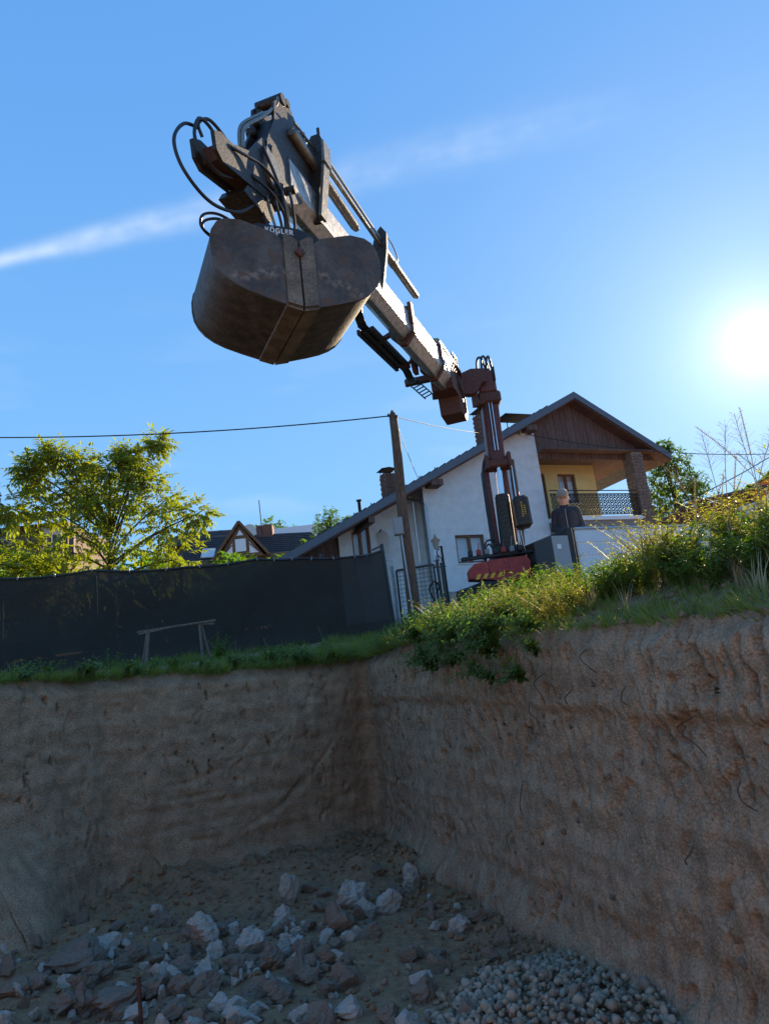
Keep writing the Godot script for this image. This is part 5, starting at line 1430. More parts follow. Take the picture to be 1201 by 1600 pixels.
	for i in 500:   # crumbs lying on the bare ledge of the right bank
		var p3 := edge_point(rng.randf_range(3.5, 7.0), rng.randf_range(-0.05, 0.7))
		var w := 0.01 + 0.05 * pow(rng.randf(), 3.0)
		tf2.push_back(Transform3D(Basis.from_euler(Vector3(rng.randf() * 6, rng.randf() * 6, 0)) * Basis.from_scale(Vector3(w, w * 0.8, w)), p3 + Vector3(0, w * 0.2, 0)))
	var emb := []
	for i in 420:   # little stones held in the cut soil
		var k := rng.randi() % outline.size()
		if outline[k].y > -2.4: continue
		var y := rng.randf_range(0.1, 1.7)
		var q := outline[k] + outward[k] * (0.05 * y + wall_relief(run[k], y, outline[k]))
		var w := 0.014 + 0.045 * pow(rng.randf(), 2.6)
		emb.push_back(Transform3D(Basis.from_euler(Vector3(rng.randf() * 6, rng.randf() * 6, 0)) * Basis.from_scale(Vector3(w, w * 0.8, w)), Vector3(q.x, y, q.y)))
	tag(multi("embedded_stones", kinds[5], M.stone, emb), "small stones held in the cut soil of the pit walls", "stone", "", "stuff")
	tag(multi("soil_clods", kinds[3], M.dirt, tf2), "crumbled soil clods on the pit floor and along its edges", "soil", "", "stuff")

func pebble_mesh(sd: int, tint: Color) -> ArrayMesh:
	var f := FastNoiseLite.new()
	f.seed = sd; f.frequency = 1.0
	var m := MB.new()
	m.col = tint
	var rows := sphere_dirs(9, 6)
	for j in rows.size() - 1:
		for i in 9:
			var k := (i + 1) % 9
			for q in [[rows[j][i], rows[j][k], rows[j + 1][k]], [rows[j][i], rows[j + 1][k], rows[j + 1][i]]]:
				var p := []
				for d: Vector3 in q: p.push_back(d * (0.5 + 0.30 * f.get_noise_3dv(d * 1.6)))
				var nn: Vector3 = (p[1] - p[0]).cross(p[2] - p[0])
				if nn.length_squared() < 1e-10: continue
				if nn.dot(p[0]) < 0.0: p.reverse()
				m.tris(p[0], p[1], p[2], p[0].normalized(), p[1].normalized(), p[2].normalized())
	return m.mesh()

func multi(called: String, mesh: Mesh, material: Material, tf: Array) -> MultiMeshInstance3D:
	var mm := MultiMesh.new()
	mm.transform_format = MultiMesh.TRANSFORM_3D
	mm.mesh = mesh
	mm.instance_count = tf.size()
	for i in tf.size(): mm.set_instance_transform(i, tf[i])
	var o := MultiMeshInstance3D.new()
	o.name = numbered(called)
	o.multimesh = mm
	o.material_override = material
	add_child(o)
	return o

# ---- plants ----
func leaf(m: MB, p: Vector3, d: Vector3, up: Vector3, L: float, w: float, fold := 0.25) -> void:   # a pointed leaf of four faces
	var x := d.cross(up).normalized()
	var n := x.cross(d).normalized()
	var mid := p + d * L * 0.45 - n * 0.02 * L
	var tip := p + d * L - n * 0.22 * L
	var l := mid + x * w * 0.5 + n * w * fold
	var r := mid - x * w * 0.5 + n * w * fold
	var n1 := (l - p).cross(mid - p).normalized()
	if n1.dot(n) < 0.0: n1 = -n1
	var n2 := (mid - p).cross(r - p).normalized()
	if n2.dot(n) < 0.0: n2 = -n2
	m.put(p, n1); m.put(mid, n1); m.put(l, n1); m.put(l, n1); m.put(mid, n1); m.put(tip, n1)
	m.put(p, n2); m.put(r, n2); m.put(mid, n2); m.put(mid, n2); m.put(r, n2); m.put(tip, n2)

func tint(r: RandomNumberGenerator, spread: float, warm := 0.0) -> Color:
	var v := 1.0 + r.randf_range(-spread, spread)
	var w := r.randf() * warm
	return Color(v * (1.0 + w), v * (1.0 + w * 0.25), v * (1.0 - w * 0.4))

func grass_tuft(sd: int, blades: int, h: float, spread: float, droop: float) -> ArrayMesh:
	var r := RandomNumberGenerator.new()
	r.seed = sd
	var m := MB.new()
	for i in blades:
		var a := r.randf() * TAU
		var o := Vector3(cos(a), 0, sin(a)) * r.randf() * spread
		var L := h * r.randf_range(0.45, 1.0)
		var out := Vector3(cos(a + r.randf_range(-0.8, 0.8)), 0, sin(a + r.randf_range(-0.8, 0.8)))
		var w := r.randf_range(0.003, 0.0065) * (0.7 + h)
		var side := out.cross(Vector3.UP)
		m.col = tint(r, 0.3, 0.35)
		var prev := o
		var dr := droop * r.randf_range(0.3, 1.2)
		for k in 4:
			var t := (k + 1) / 4.0
			var q := o + Vector3.UP * L * (t - 0.35 * dr * t * t) + out * L * dr * 0.75 * t * t
			var w0 := w * (1.0 - k / 4.0)
			var w1 := w * (1.0 - t)
			var n := (q - prev).cross(side).normalized()
			m.put(prev - side * w0, n); m.put(prev + side * w0, n); m.put(q + side * w1, n)
			if k < 3: m.put(prev - side * w0, n); m.put(q + side * w1, n); m.put(q - side * w1, n)
			prev = q
	return m.mesh()

func weed(sd: int, stems: int, h: float, leaf_len: float, leaf_w: float, per: int, spread: float) -> Array:   # [stem mesh, leaf mesh]
	var r := RandomNumberGenerator.new()
	r.seed = sd
	var m := MB.new()
	var st := MB.new()
	for s in stems:
		var a := r.randf() * TAU
		var lean := Vector3(cos(a), 0, sin(a)) * r.randf_range(0.2, 0.2 + spread * 4.0)
		var L := h * r.randf_range(0.55, 1.0)
		var base := Vector3(r.randf_range(-1, 1), 0, r.randf_range(-1, 1)) * 0.002
		var pts := []
		for k in 6:
			var t := k / 5.0
			pts.push_back(base + Vector3.UP * L * t + lean * L * t * t + Vector3(r.randf_range(-1, 1), 0, r.randf_range(-1, 1)) * 0.02 * h)
		st.col = tint(r, 0.2)
		st.tube(pts, [0.004, 0.004, 0.0035, 0.003, 0.0025, 0.001], 4, false)
		for k in per:
			var t := 0.12 + 0.88 * (k + r.randf()) / per
			var i := mini(int(t * 5.0), 4)
			var p: Vector3 = pts[i].lerp(pts[i + 1], t * 5.0 - i)
			var b := k * 2.4 + r.randf() * 0.8
			var d := Vector3(cos(b), r.randf_range(-0.15, 0.7), sin(b)).normalized()
			m.col = tint(r, 0.3, 0.3)
			var ll := leaf_len * r.randf_range(0.6, 1.15) * (1.15 - 0.55 * t)
			leaf(m, p, d, Vector3.UP, ll, leaf_w * ll / leaf_len)
			if r.randf() < 0.6:
				leaf(m, p + d * ll * 0.3, (d + Vector3(r.randf_range(-1, 1), 0.3, r.randf_range(-1, 1)) * 0.9).normalized(), Vector3.UP, ll * 0.6, leaf_w * 0.6 * ll / leaf_len)
	return [st.mesh(), m.mesh()]

func put_plant(called: String, pair: Array, stem_m: Material, leaf_m: Material, p: Vector3, turn: float, sc: float, lean: Vector3, label: String, group: String, category := "weed") -> void:
	var o := thing(called, label, category, p, 0.0, group)
	o.basis = Basis(Quaternion(Vector3.UP, (Vector3.UP + lean).normalized())) * Basis(Vector3.UP, turn) * Basis.from_scale(Vector3.ONE * sc)
	place(pair[0], "stem", stem_m, o)
	place(pair[1], "leaves", leaf_m, o)

func edge_point(s: float, off: float) -> Vector3:   # a place on the lip of the pit; off is the distance back from the edge
	var q: Vector2
	if s > 0.0: q = CORNER + ALONG_R * s + Vector2(0.959, -0.283) * (off + 0.12)
	elif s > -2.95: q = CORNER + Vector2(-0.821, 0.570) * -s + Vector2(-0.570, -0.821) * (off + 0.12)
	else: q = Vector2(-2.93, -7.55) + Vector2(-0.48, 0.87) * (-s - 2.95) + Vector2(-0.87, -0.48) * (off + 0.12)
	return Vector3(q.x, land(q.x, q.y), q.y)

func inward(s: float) -> Vector3:
	return Vector3(-0.959, 0, 0.283) if s > 0.0 else Vector3(0.570, 0, 0.821)

func make_plants() -> void:
	rng.seed = 41
	var tufts := []
	for i in 4: tufts.push_back(grass_tuft(500 + i, 26, 0.22, 0.09, 0.9))
	var tall := []
	for i in 3: tall.push_back(grass_tuft(520 + i, 16, 0.5, 0.07, 0.6))
	# turf along the lip
	var lists := [[], [], [], []]
	for i in 3200:
		var s := rng.randf_range(-6.2, 7.2)
		var off := absf(rng.randfn(0.0, 0.45)) - 0.10
		if s > 0.0: off = absf(rng.randfn(0.0, 0.9)) - 0.10
		var thin := 1.0
		if s < -1.2: thin = 0.55
		if s > 4.5 and off < 0.55: thin = 0.5    # bare ledge
		if rng.randf() > thin: continue
		var p := edge_point(s, off)
		var sc := rng.randf_range(0.6, 1.25) * (0.75 if s < -0.5 else 0.6 if s > 3.8 else 1.0)
		var lean := inward(s) * (0.9 if off < 0.0 else 0.15) + Vector3(rng.randf_range(-0.3, 0.3), 0, rng.randf_range(-0.3, 0.3))
		lists[rng.randi() % 4].push_back(Transform3D(Basis(Quaternion(Vector3.UP, (Vector3.UP + lean).normalized())) * Basis(Vector3.UP, rng.randf() * TAU) * Basis.from_scale(Vector3.ONE * sc), p - Vector3(0, 0.01, 0)))
	for k in 4: tag(multi("grass", tufts[k], M.grass, lists[k]), "short green grass growing along the lip of the pit", "grass", "", "stuff")
	# grass over the yard
	var yard := []
	for i in 2600:
		var z := rng.randf_range(-13.0, -8.0)
		var x := rng.randf_range(-7.0, 1.6)
		var bare := nz.get_noise_2d(x * 40.0, z * 40.0)
		if x < -1.2 and bare > -0.12: continue
		if (Vector2(x, z) - CORNER).dot(Vector2(0.570, 0.821)) > -0.3 : continue
		yard.push_back(Transform3D(Basis(Vector3.UP, rng.randf() * TAU) * Basis.from_scale(Vector3.ONE * rng.randf_range(0.5, 1.1)), at_land(x, z, -0.01)))
	tag(multi("grass", tufts[1], M.grass, yard), "thin grass on the yard before the netting", "grass", "", "stuff")
	# taller grass on the right bank
	var tl := [[], [], []]
	for i in 130:
		var s := rng.randf_range(3.6, 7.0)
		var p := edge_point(s, rng.randf_range(0.7, 2.0))
		tl[i % 3].push_back(Transform3D(Basis(Vector3.UP, rng.randf() * TAU) * Basis.from_scale(Vector3.ONE * rng.randf_range(0.4, 0.8)), p))
	for k in 3: tag(multi("tall_grass", tall[k], M.grass, tl[k]), "tall pale green grass on the right bank", "grass", "", "stuff")
	var dry := []
	for i in 80:
		var s := rng.randf_range(2.8, 7.0)
		dry.push_back(Transform3D(Basis(Vector3.UP, rng.randf() * TAU) * Basis.from_scale(Vector3.ONE * rng.randf_range(0.3, 0.65)), edge_point(s, rng.randf_range(0.3, 1.6))))
	tag(multi("dry_grass", tall[1], M.seed_head, dry), "dry straw-coloured grass among the weeds of the bank", "grass", "", "stuff")
	# leafy weeds
	var leafy_kinds := []
	for i in 4: leafy_kinds.push_back(weed(600 + i, 9, 0.34, 0.075, 0.042, 15, 0.2))
	var pale := []
	for i in 3: pale.push_back(weed(620 + i, 7, 0.55, 0.055, 0.020, 26, 0.16))
	var low := []
	for i in 3: low.push_back(weed(640 + i, 8, 0.16, 0.05, 0.04, 9, 0.2))
	for i in 250:   # dark green leafy weeds on the right bank
		var s := rng.randf_range(0.2, 7.0)
		var off := rng.randf_range(-0.08, 1.5)
		if s > 4.5 and off < 0.5: off += 0.5
		var p := edge_point(s, off)
		var sc := rng.randf_range(0.6, 1.05) * (0.75 if s < 1.8 else 1.0 if s < 4.5 else 0.9)
		put_plant("leafy_weed", leafy_kinds[i % 4], M.weed_leaf, M.weed_leaf, p, rng.randf() * TAU, sc, inward(s) * (0.8 if off < 0.08 else 0.1), "green broad-leaved weed in the thicket on the right bank", "leafy weeds on the right bank")
	for i in 26:   # weeds that hang over the edge
		var s := rng.randf_range(2.6, 4.9)
		var p := edge_point(s, -0.12) - Vector3(0, rng.randf_range(0.0, 0.35), 0)
		put_plant("hanging_weed", leafy_kinds[i % 4], M.weed_leaf, M.weed_leaf, p, rng.randf() * TAU, rng.randf_range(0.7, 1.0), inward(s) * 1.4, "dark green weed hanging over the lip of the right pit wall", "weeds hanging over the edge")
	for i in 120:   # pale yellowish weeds
		var s := rng.randf_range(2.6, 4.9) if i < 36 else rng.randf_range(4.6, 7.0)
		var p := edge_point(s, rng.randf_range(0.0, 0.45) if i < 36 else rng.randf_range(0.55, 1.7))
		put_plant("pale_weed", pale[i % 3], M.pale_weed, M.pale_weed, p, rng.randf() * TAU, rng.randf_range(0.5, 0.8) if i < 36 else rng.randf_range(0.6, 0.95), inward(s) * 0.3 if i < 36 else Vector3.ZERO, "pale yellow-green bushy weed at the pit edge in front of the truck" if i < 36 else "tall pale feathery weed behind the bare ledge of the bank", "pale weeds at the edge" if i < 36 else "pale weeds on the bank")
	for i in 90:   # low plants on the back edge
		var s := rng.randf_range(-5.5, 0.2)
		var p := edge_point(s, rng.randf_range(-0.12, 0.6))
		put_plant("low_weed", low[i % 3], M.weed_leaf, M.weed_leaf, p, rng.randf() * TAU, rng.randf_range(0.7, 1.5), inward(s) * (0.7 if rng.randf() < 0.4 else 0.1), "low green weed on the back edge of the pit", "low weeds on the back edge")
	var big := weed(660, 10, 0.42, 0.09, 0.022, 24, 0.2)
	for q in [[-3.35, -8.6, 1.0, "bushy green weed standing alone before the netting left of the trestle"], [-2.55, -10.6, 1.1, "leafy weed growing at the foot of the trestle leg"], [-4.6, -8.2, 0.8, "bushy weed at the far left end of the back edge"]]:
		put_plant("bushy_weed", big, M.weed_leaf, M.weed_leaf, at_land(q[0], q[1], -0.01), rng.randf() * TAU, q[2], Vector3.ZERO, q[3], "")
	# purple flower spikes
	for q in [[-2.03, -9.2, 0.36], [-1.90, -9.15, 0.24], [-1.82, -9.2, 0.30]]:
		var st := MB.new()
		var fl := MB.new()
		var p := [Vector3.ZERO, Vector3(0.01, q[2] * 0.5, 0), Vector3(0.03, q[2], 0.01)]
		st.tube(p, 0.003, 4)
		for k in 40:
			var t := 0.35 + 0.65 * k / 40.0
			var a := k * 2.4
			leaf(fl, p[1].lerp(p[2], (t - 0.35) / 0.65), Vector3(cos(a), 0.6, sin(a)).normalized(), Vector3.UP, 0.022 * (1.4 - t), 0.012)
		var o := thing("purple_flower", "slender spike of small purple flowers on the back edge", "flower", at_land(q[0], q[1]), 0.0, "purple flower spikes")
		part(st, "stem", M.weed_leaf, o); part(fl, "petals", M.purple, o)
	# tall seeding grass stalks against the sky
	var k2 := 0
	for q in [[1.79, -4.2, 2.62, 0.24, 0], [1.90, -4.3, 2.75, -0.20, 1], [1.96, -4.2, 2.88, -0.04, 1], [2.02, -4.3, 2.95, 0.10, 1], [2.06, -4.15, 2.86, 0.28, 1], [2.10, -4.1, 2.98, 0.02, 0], [2.26, -4.2, 2.95, -0.40, 0], [2.22, -4.3, 3.02, -0.02, 2], [2.28, -4.4, 2.75, 0.30, 0], [1.86, -4.4, 2.66, 0.05, 0], [2.30, -4.1, 2.72, -0.30, 2], [2.12, -4.5, 2.80, 0.12, 0]]:
		k2 += 1
		var st := MB.new()
		var hd := MB.new()
		var r := RandomNumberGenerator.new()
		r.seed = 900 + k2
		var g := at_land(q[0], q[1])
		var H: float = q[2] - g.y
		var p := []
		for i in 8:
			var t := i / 7.0
			p.push_back(Vector3(q[3] * t * t * 0.9, H * t - 0.04 * absf(q[3]) * t * t, 0.03 * sin(t * 3.0 + k2)))
		st.tube(p, [0.0028, 0.0027, 0.0026, 0.0024, 0.0022, 0.002, 0.0017, 0.001], 4)
		for i in 60 if q[4] == 0 else 44:
			var t := 0.66 + 0.34 * i / 60.0 if q[4] == 0 else 0.72 + 0.28 * i / 44.0
			var b: Vector3 = p[mini(int(t * 7.0), 6)].lerp(p[mini(int(t * 7.0) + 1, 7)], fmod(t * 7.0, 1.0))
			var a := i * 2.4
			if q[4] == 0:   # dense spike
				leaf(hd, b, Vector3(cos(a) * 0.5, 1.0, sin(a) * 0.5).normalized(), Vector3.RIGHT, 0.018, 0.006)
			else:           # open panicle on hair-thin side stalks
				var e := b + Vector3(cos(a) * r.randf_range(0.02, 0.07), r.randf_range(0.02, 0.06), sin(a) * r.randf_range(0.02, 0.05)) * (1.3 - t)* 2.2
				st.tube([b, e], 0.0007, 3, false)
				leaf(hd, e, Vector3(cos(a), 0.4, sin(a)).normalized(), Vector3.UP, 0.012, 0.007)
		var o := thing("seed_grass", ["tall grass stalk with a dense dark seed spike against the sky", "tall grass stalk with an open feathery pale panicle", "tall grass stalk with a sparse branching seed head"][q[4]], "grass stalk", g, 0.0, "tall seeding grass")
		part(st, "stalk", M.seed_head, o); part(hd, "seed_head", M.seed_head, o)
	for q in [[-1.62, -9.3, 0.32], [-1.30, -9.2, 0.24], [-0.95, -9.5, 0.4], [1.2, -6.4, 0.4], [0.9, -7.0, 0.36]]:
		var st := MB.new()
		st.tube([Vector3.ZERO, Vector3(-0.02, q[2] * 0.6, 0), Vector3(-0.06, q[2], 0)], [0.003, 0.003, 0.002], 4)
		for i in 12: leaf(st, Vector3(-0.03 - 0.03 * i / 12.0, q[2] * (0.7 + 0.3 * i / 12.0), 0), Vector3(cos(i * 2.4) * 0.5, 1, sin(i * 2.4) * 0.5).normalized(), Vector3.RIGHT, 0.025, 0.008)
		tag(part(st, "seed_grass", M.grass, self), "single thin green grass stalk rising above the turf", "grass stalk", "thin grass stalks")
		get_child(get_child_count() - 1).position = at_land(q[0], q[1])
	# roots and twigs that stick out of the right wall
	var m: MB
	for q in [[4.75, 1.62, 0.22], [5.3, 1.72, 0.16], [5.05, 1.55, 0.14], [6.1, 1.36, 0.2], [4.2, 0.95, 0.26], [3.9, 0.6, 0.16], [5.6, 1.5, 0.1], [4.5, 1.45, 0.12], [3.4, 1.5, 0.15], [2.8, 1.3, 0.2], [6.3, 1.1, 0.12], [5.9, 0.8, 0.10]]:
		m = MB.new()
		var b2: Vector2 = CORNER + ALONG_R * q[0] + Vector2(0.959, -0.283) * 0.05
		var c := Vector3(b2.x, q[1], b2.y) + inward(1.0) * 0.02
		var al := Vector3(ALONG_R.x, 0, ALONG_R.y)
		m.tube(curve([c, c + al * q[2] * 0.5 * sin(q[0] * 9.0) + Vector3(0, -q[2] * 0.25, 0) + inward(1.0) * 0.03, c + al * q[2] * 0.3 * cos(q[0] * 7.0) + Vector3(0, -q[2] * 0.6, 0) + inward(1.0) * 0.035, c + al * q[2] * 0.6 * cos(q[0] * 7.0) + Vector3(0, -q[2] * 0.85, 0) + inward(1.0) * 0.01], 6), 0.0028, 5)
		tag(part(m, "root", M.bark, self), "thin dark root poking out of the right pit wall", "root", "roots in the right wall")

func crown_cloud(r: RandomNumberGenerator, blobs: Array, n: int) -> Array:   # points spread through overlapping clumps
	var out := []
	while out.size() < n:
		var b: Array = blobs[r.randi() % blobs.size()]
		var d := Vector3(r.randfn(0, 1), r.randfn(0, 1), r.randfn(0, 1)).normalized() * pow(r.randf(), 0.6)
		out.push_back([b[0] + d * b[1], d])
	return out

func make_tree(called: String, label: String, p: Vector3, h: float, blobs: Array, n: int, kind: int, mat: Material, group := "") -> void:
	var t := thing(called, label, "tree", p, 0.0, group)
	var r := RandomNumberGenerator.new()
	r.seed = hash(label) % 100000
	var m := MB.new()
	m.tube([Vector3.ZERO, Vector3(0.05, h * 0.3, 0), Vector3(-0.03, h * 0.6, 0.05), Vector3(0.02, h * 0.9, 0)], [h * 0.022, h * 0.018, h * 0.012, h * 0.004], 8)
	part(m, "trunk", M.bark, t)
	m = MB.new()
	for b in blobs:
		var a := Vector3(0, h * 0.18 + (b[0].y) * 0.45, 0)
		var e: Vector3 = b[0]
		m.tube(curve([a, a.lerp(e, 0.5) + Vector3(0, 0.08 * h * 0.3, 0), e, e + (e - a) * 0.12], 5), [0.032, 0.031, 0.030, 0.028, 0.026, 0.024, 0.022, 0.02, 0.018, 0.016, 0.014, 0.012, 0.010, 0.008, 0.005, 0.003], 6)
	part(m, "limbs", M.bark, t)
	m = MB.new()
	for q in crown_cloud(r, blobs, n):
		var o: Vector3 = q[0]
		var d: Vector3 = (q[1] + Vector3(r.randf_range(-0.6, 0.6), r.randf_range(-0.5, 0.4), r.randf_range(-0.6, 0.6))).normalized()
		m.col = tint(r, 0.28, 0.2 if kind == 0 else 0.15)
		if kind == 0:      # walnut: a feather of long leaflets
			var L := r.randf_range(0.22, 0.36)
			for k in 7:
				var f := (k / 2 + 1) / 4.0
				var side := d.cross(Vector3.UP).normalized() * (1.0 if k % 2 else -1.0)
				var ld := (d * 0.55 + side * 0.8 - Vector3.UP * 0.35).normalized() if k < 6 else d
				leaf(m, o + d * L * f - Vector3(0, 0.08 * f * f, 0), ld, Vector3.UP, r.randf_range(0.12, 0.20), r.randf_range(0.055, 0.085))
		else:
			for k in 4:
				var ld := (d + Vector3(r.randf_range(-1, 1), r.randf_range(-0.8, 0.6), r.randf_range(-1, 1))).normalized()
				leaf(m, o + ld * 0.06, ld, Vector3.UP, r.randf_range(0.10, 0.19) if kind == 1 else r.randf_range(0.2, 0.34), 0.075 if kind == 1 else 0.15)
	part(m, "crown", mat, t)

func make_trees() -> void:
	var B := func(a: Array) -> Array:
		var o := []
		for q in a: o.push_back([Vector3(q[0], q[1], q[2]), q[3]])
		return o
	var g := at_land(-6.9, -18.0)
	var y := -g.y
	make_tree("walnut_tree", "yellow-green walnut tree with feathery leaves rising behind the netting", g, 4.6, B.call([[-2.1, 8.3 + y, 0, 0.22], [-1.7, 8.5 + y, 0.1, 0.26], [-1.2, 8.45 + y, 0.2, 0.3], [-0.7, 8.2 + y, 0.0, 0.3], [-1.9, 7.9 + y, 0.1, 0.3], [-2.3, 7.1 + y, 0.3, 0.3], [-1.1, 7.7 + y, -0.2, 0.5], [-1.5, 7.1 + y, 0.2, 0.5], [-0.4, 7.4 + y, 0.1, 0.42], [-0.2, 6.9 + y, 0.1, 0.5], [0.05, 7.9 + y, 0.1, 0.34], [0.45, 8.35 + y, 0, 0.22], [0.7, 7.95 + y, 0.1, 0.34], [0.9, 7.5 + y, 0.1, 0.5], [0.5, 7.2 + y, 0.1, 0.4], [1.3, 7.0 + y, -0.2, 0.42], [0.4, 6.4 + y, 0.3, 0.8], [1.5, 6.2 + y, 0.2, 0.6], [2.2, 6.5 + y, 0.1, 0.35], [-0.6, 6.2 + y, 0.5, 0.9], [-1.6, 6.1 + y, 0.2, 0.7], [1.6, 5.4 + y, 0.1, 0.7], [0.2, 5.3 + y, 0.4, 1.0], [-1.2, 5.3 + y, 0.3, 0.9], [1.3, 8.55 + y, 0.0, 0.18]]), 1850, 0, M.walnut_leaf)
	g = at_land(-9.6, -17.4)
	y = -g.y
	make_tree("yard_bush", "low yellow-green bush at the left end behind the netting", g, 2.4, B.call([[-1.0, 5.4 + y, 0, 0.8], [0.4, 5.3 + y, 0.2, 0.75], [1.2, 5.0 + y, 0.1, 0.7], [-0.4, 4.6 + y, 0.3, 0.9]]), 800, 0, M.walnut_leaf)
	g = at_land(-2.75, -36.0)
	y = -g.y
	make_tree("birch_tree", "small round green tree showing above the low end of the house roof", g, 5.6, B.call([[-0.05, 10.4 + y, 0, 0.62], [-0.4, 9.8 + y, 0.1, 0.6], [0.25, 9.7 + y, 0, 0.6], [0.95, 10.0 + y, 0, 0.42], [0.8, 9.4 + y, 0, 0.5], [-0.1, 8.9 + y, 0, 0.9]]), 900, 1, M.tree_leaf)
	g = at_land(11.2, -28.0)
	y = -g.y
	make_tree("garden_tree", "green garden tree standing behind the balcony pillar", g, 5.6, B.call([[0.0, 9.7 + y, 0, 0.35], [-0.2, 9.1 + y, 0, 0.55], [0.3, 9.0 + y, 0.2, 0.55], [-0.5, 8.3 + y, 0, 0.6], [0.3, 8.2 + y, 0.1, 0.75], [0.9, 8.2 + y, 0, 0.5], [-0.3, 7.5 + y, 0, 0.8], [0.8, 7.4 + y, 0.1, 0.8], [1.5, 7.2 + y, 0, 0.45], [-0.9, 7.3 + y, 0, 0.5], [0.2, 6.7 + y, 0, 1.0]]), 1700, 1, M.tree_leaf)
	g = at_land(-9.3, -56.0)
	y = -g.y
	make_tree("far_tree", "distant round treetop behind the aerial dish", g, 7.0, B.call([[-0.8, 14.6 + y, 0, 0.9], [0.6, 14.9 + y, 0, 1.0], [1.6, 14.4 + y, 0, 0.8], [0.2, 13.8 + y, 0, 1.2]]), 420, 2, M.tree_leaf)
	# conifer at the left edge
	g = at_land(-13.2, -24.0)
	var t := thing("conifer", "dark conifer at the left edge of the yard", "tree", g)
	var m := MB.new()
	m.tube([Vector3.ZERO, Vector3(0, 3.0, 0), Vector3(0, 6.4, 0)], [0.14, 0.09, 0.01], 8)
	part(m, "trunk", M.bark, t)
	m = MB.new()
	rng.seed = 61
	for i in 300:
		var f := 1.0 - pow(rng.randf(), 0.7)
		var yy := 0.8 + 5.5 * f
		var rad := 1.5 * (1.0 - f) + 0.12
		var a := rng.randf() * TAU
		var d := Vector3(cos(a), -0.15, sin(a))
		for k in 9:
			var u := (k + 1) / 9.0
			m.col = tint(rng, 0.25)
			var o := Vector3(0, yy, 0) + d * rad * u - Vector3(0, 0.25 * u * u * rad, 0)
			for s in [-1, 1]:
				leaf(m, o, (d + d.cross(Vector3.UP) * 0.8 * s).normalized(), Vector3.UP, 0.24 * (1.2 - u), 0.05)
	part(m, "crown", M.needle, t)
	for q in [[-11.5, -21.0, 6.2], [-8.6, -24.0, 7.0], [-5.6, -25.0, 6.6], [-3.2, -27.5, 7.4], [-14.8, -27.0, 8.4], [-7.2, -21.5, 6.0], [-6.2, -27.0, 7.2]]:
		g = at_land(q[0], q[1])
		y = -g.y
		make_tree("garden_bush", "dense green bush in the garden seen dimly through the black netting", g, 2.6, B.call([[-1.0, q[2] - 1.3 + y, 0, 1.1], [0.4, q[2] - 0.9 + y, 0.2, 1.0], [1.3, q[2] - 1.4 + y, 0.1, 1.1], [-0.2, q[2] - 2.2 + y, 0.3, 1.4]]), 700, 2, M.tree_leaf, "bushes behind the netting")
	# wooded far hill
	var tf := []
	rng.seed = 71
	for i in 900:
		var a := rng.randf() * TAU
		var rr := 110.0 * sqrt(rng.randf())
		var x := 130.0 + cos(a) * rr
		var z := -190.0 + sin(a) * rr
		tf.push_back(Transform3D(Basis(Vector3.UP, rng.randf() * 6.0) * Basis.from_scale(Vector3(5, 7, 5) * rng.randf_range(0.7, 1.3)), at_land(x, z, 2.0)))
	var cm := MB.new()
	var r2 := RandomNumberGenerator.new()
	r2.seed = 3
	for q in crown_cloud(r2, [[Vector3.ZERO, 0.5], [Vector3(0.2, 0.25, 0), 0.35]], 70):
		cm.col = tint(r2, 0.3)
		leaf(cm, q[0], Vector3(r2.randf_range(-1, 1), r2.randf_range(-1, 0.3), r2.randf_range(-1, 1)).normalized(), Vector3.UP, 0.4, 0.3)
	tag(multi("far_wood", cm.mesh(), M.tree_leaf, tf), "wooded hill far off beyond the orange awning", "wood", "", "stuff")

# ---- the man on the truck ----
func smin(a: float, b: float, k: float) -> float:
	var h := maxf(k - absf(a - b), 0.0) / k
	return minf(a, b) - h * h * k * 0.25

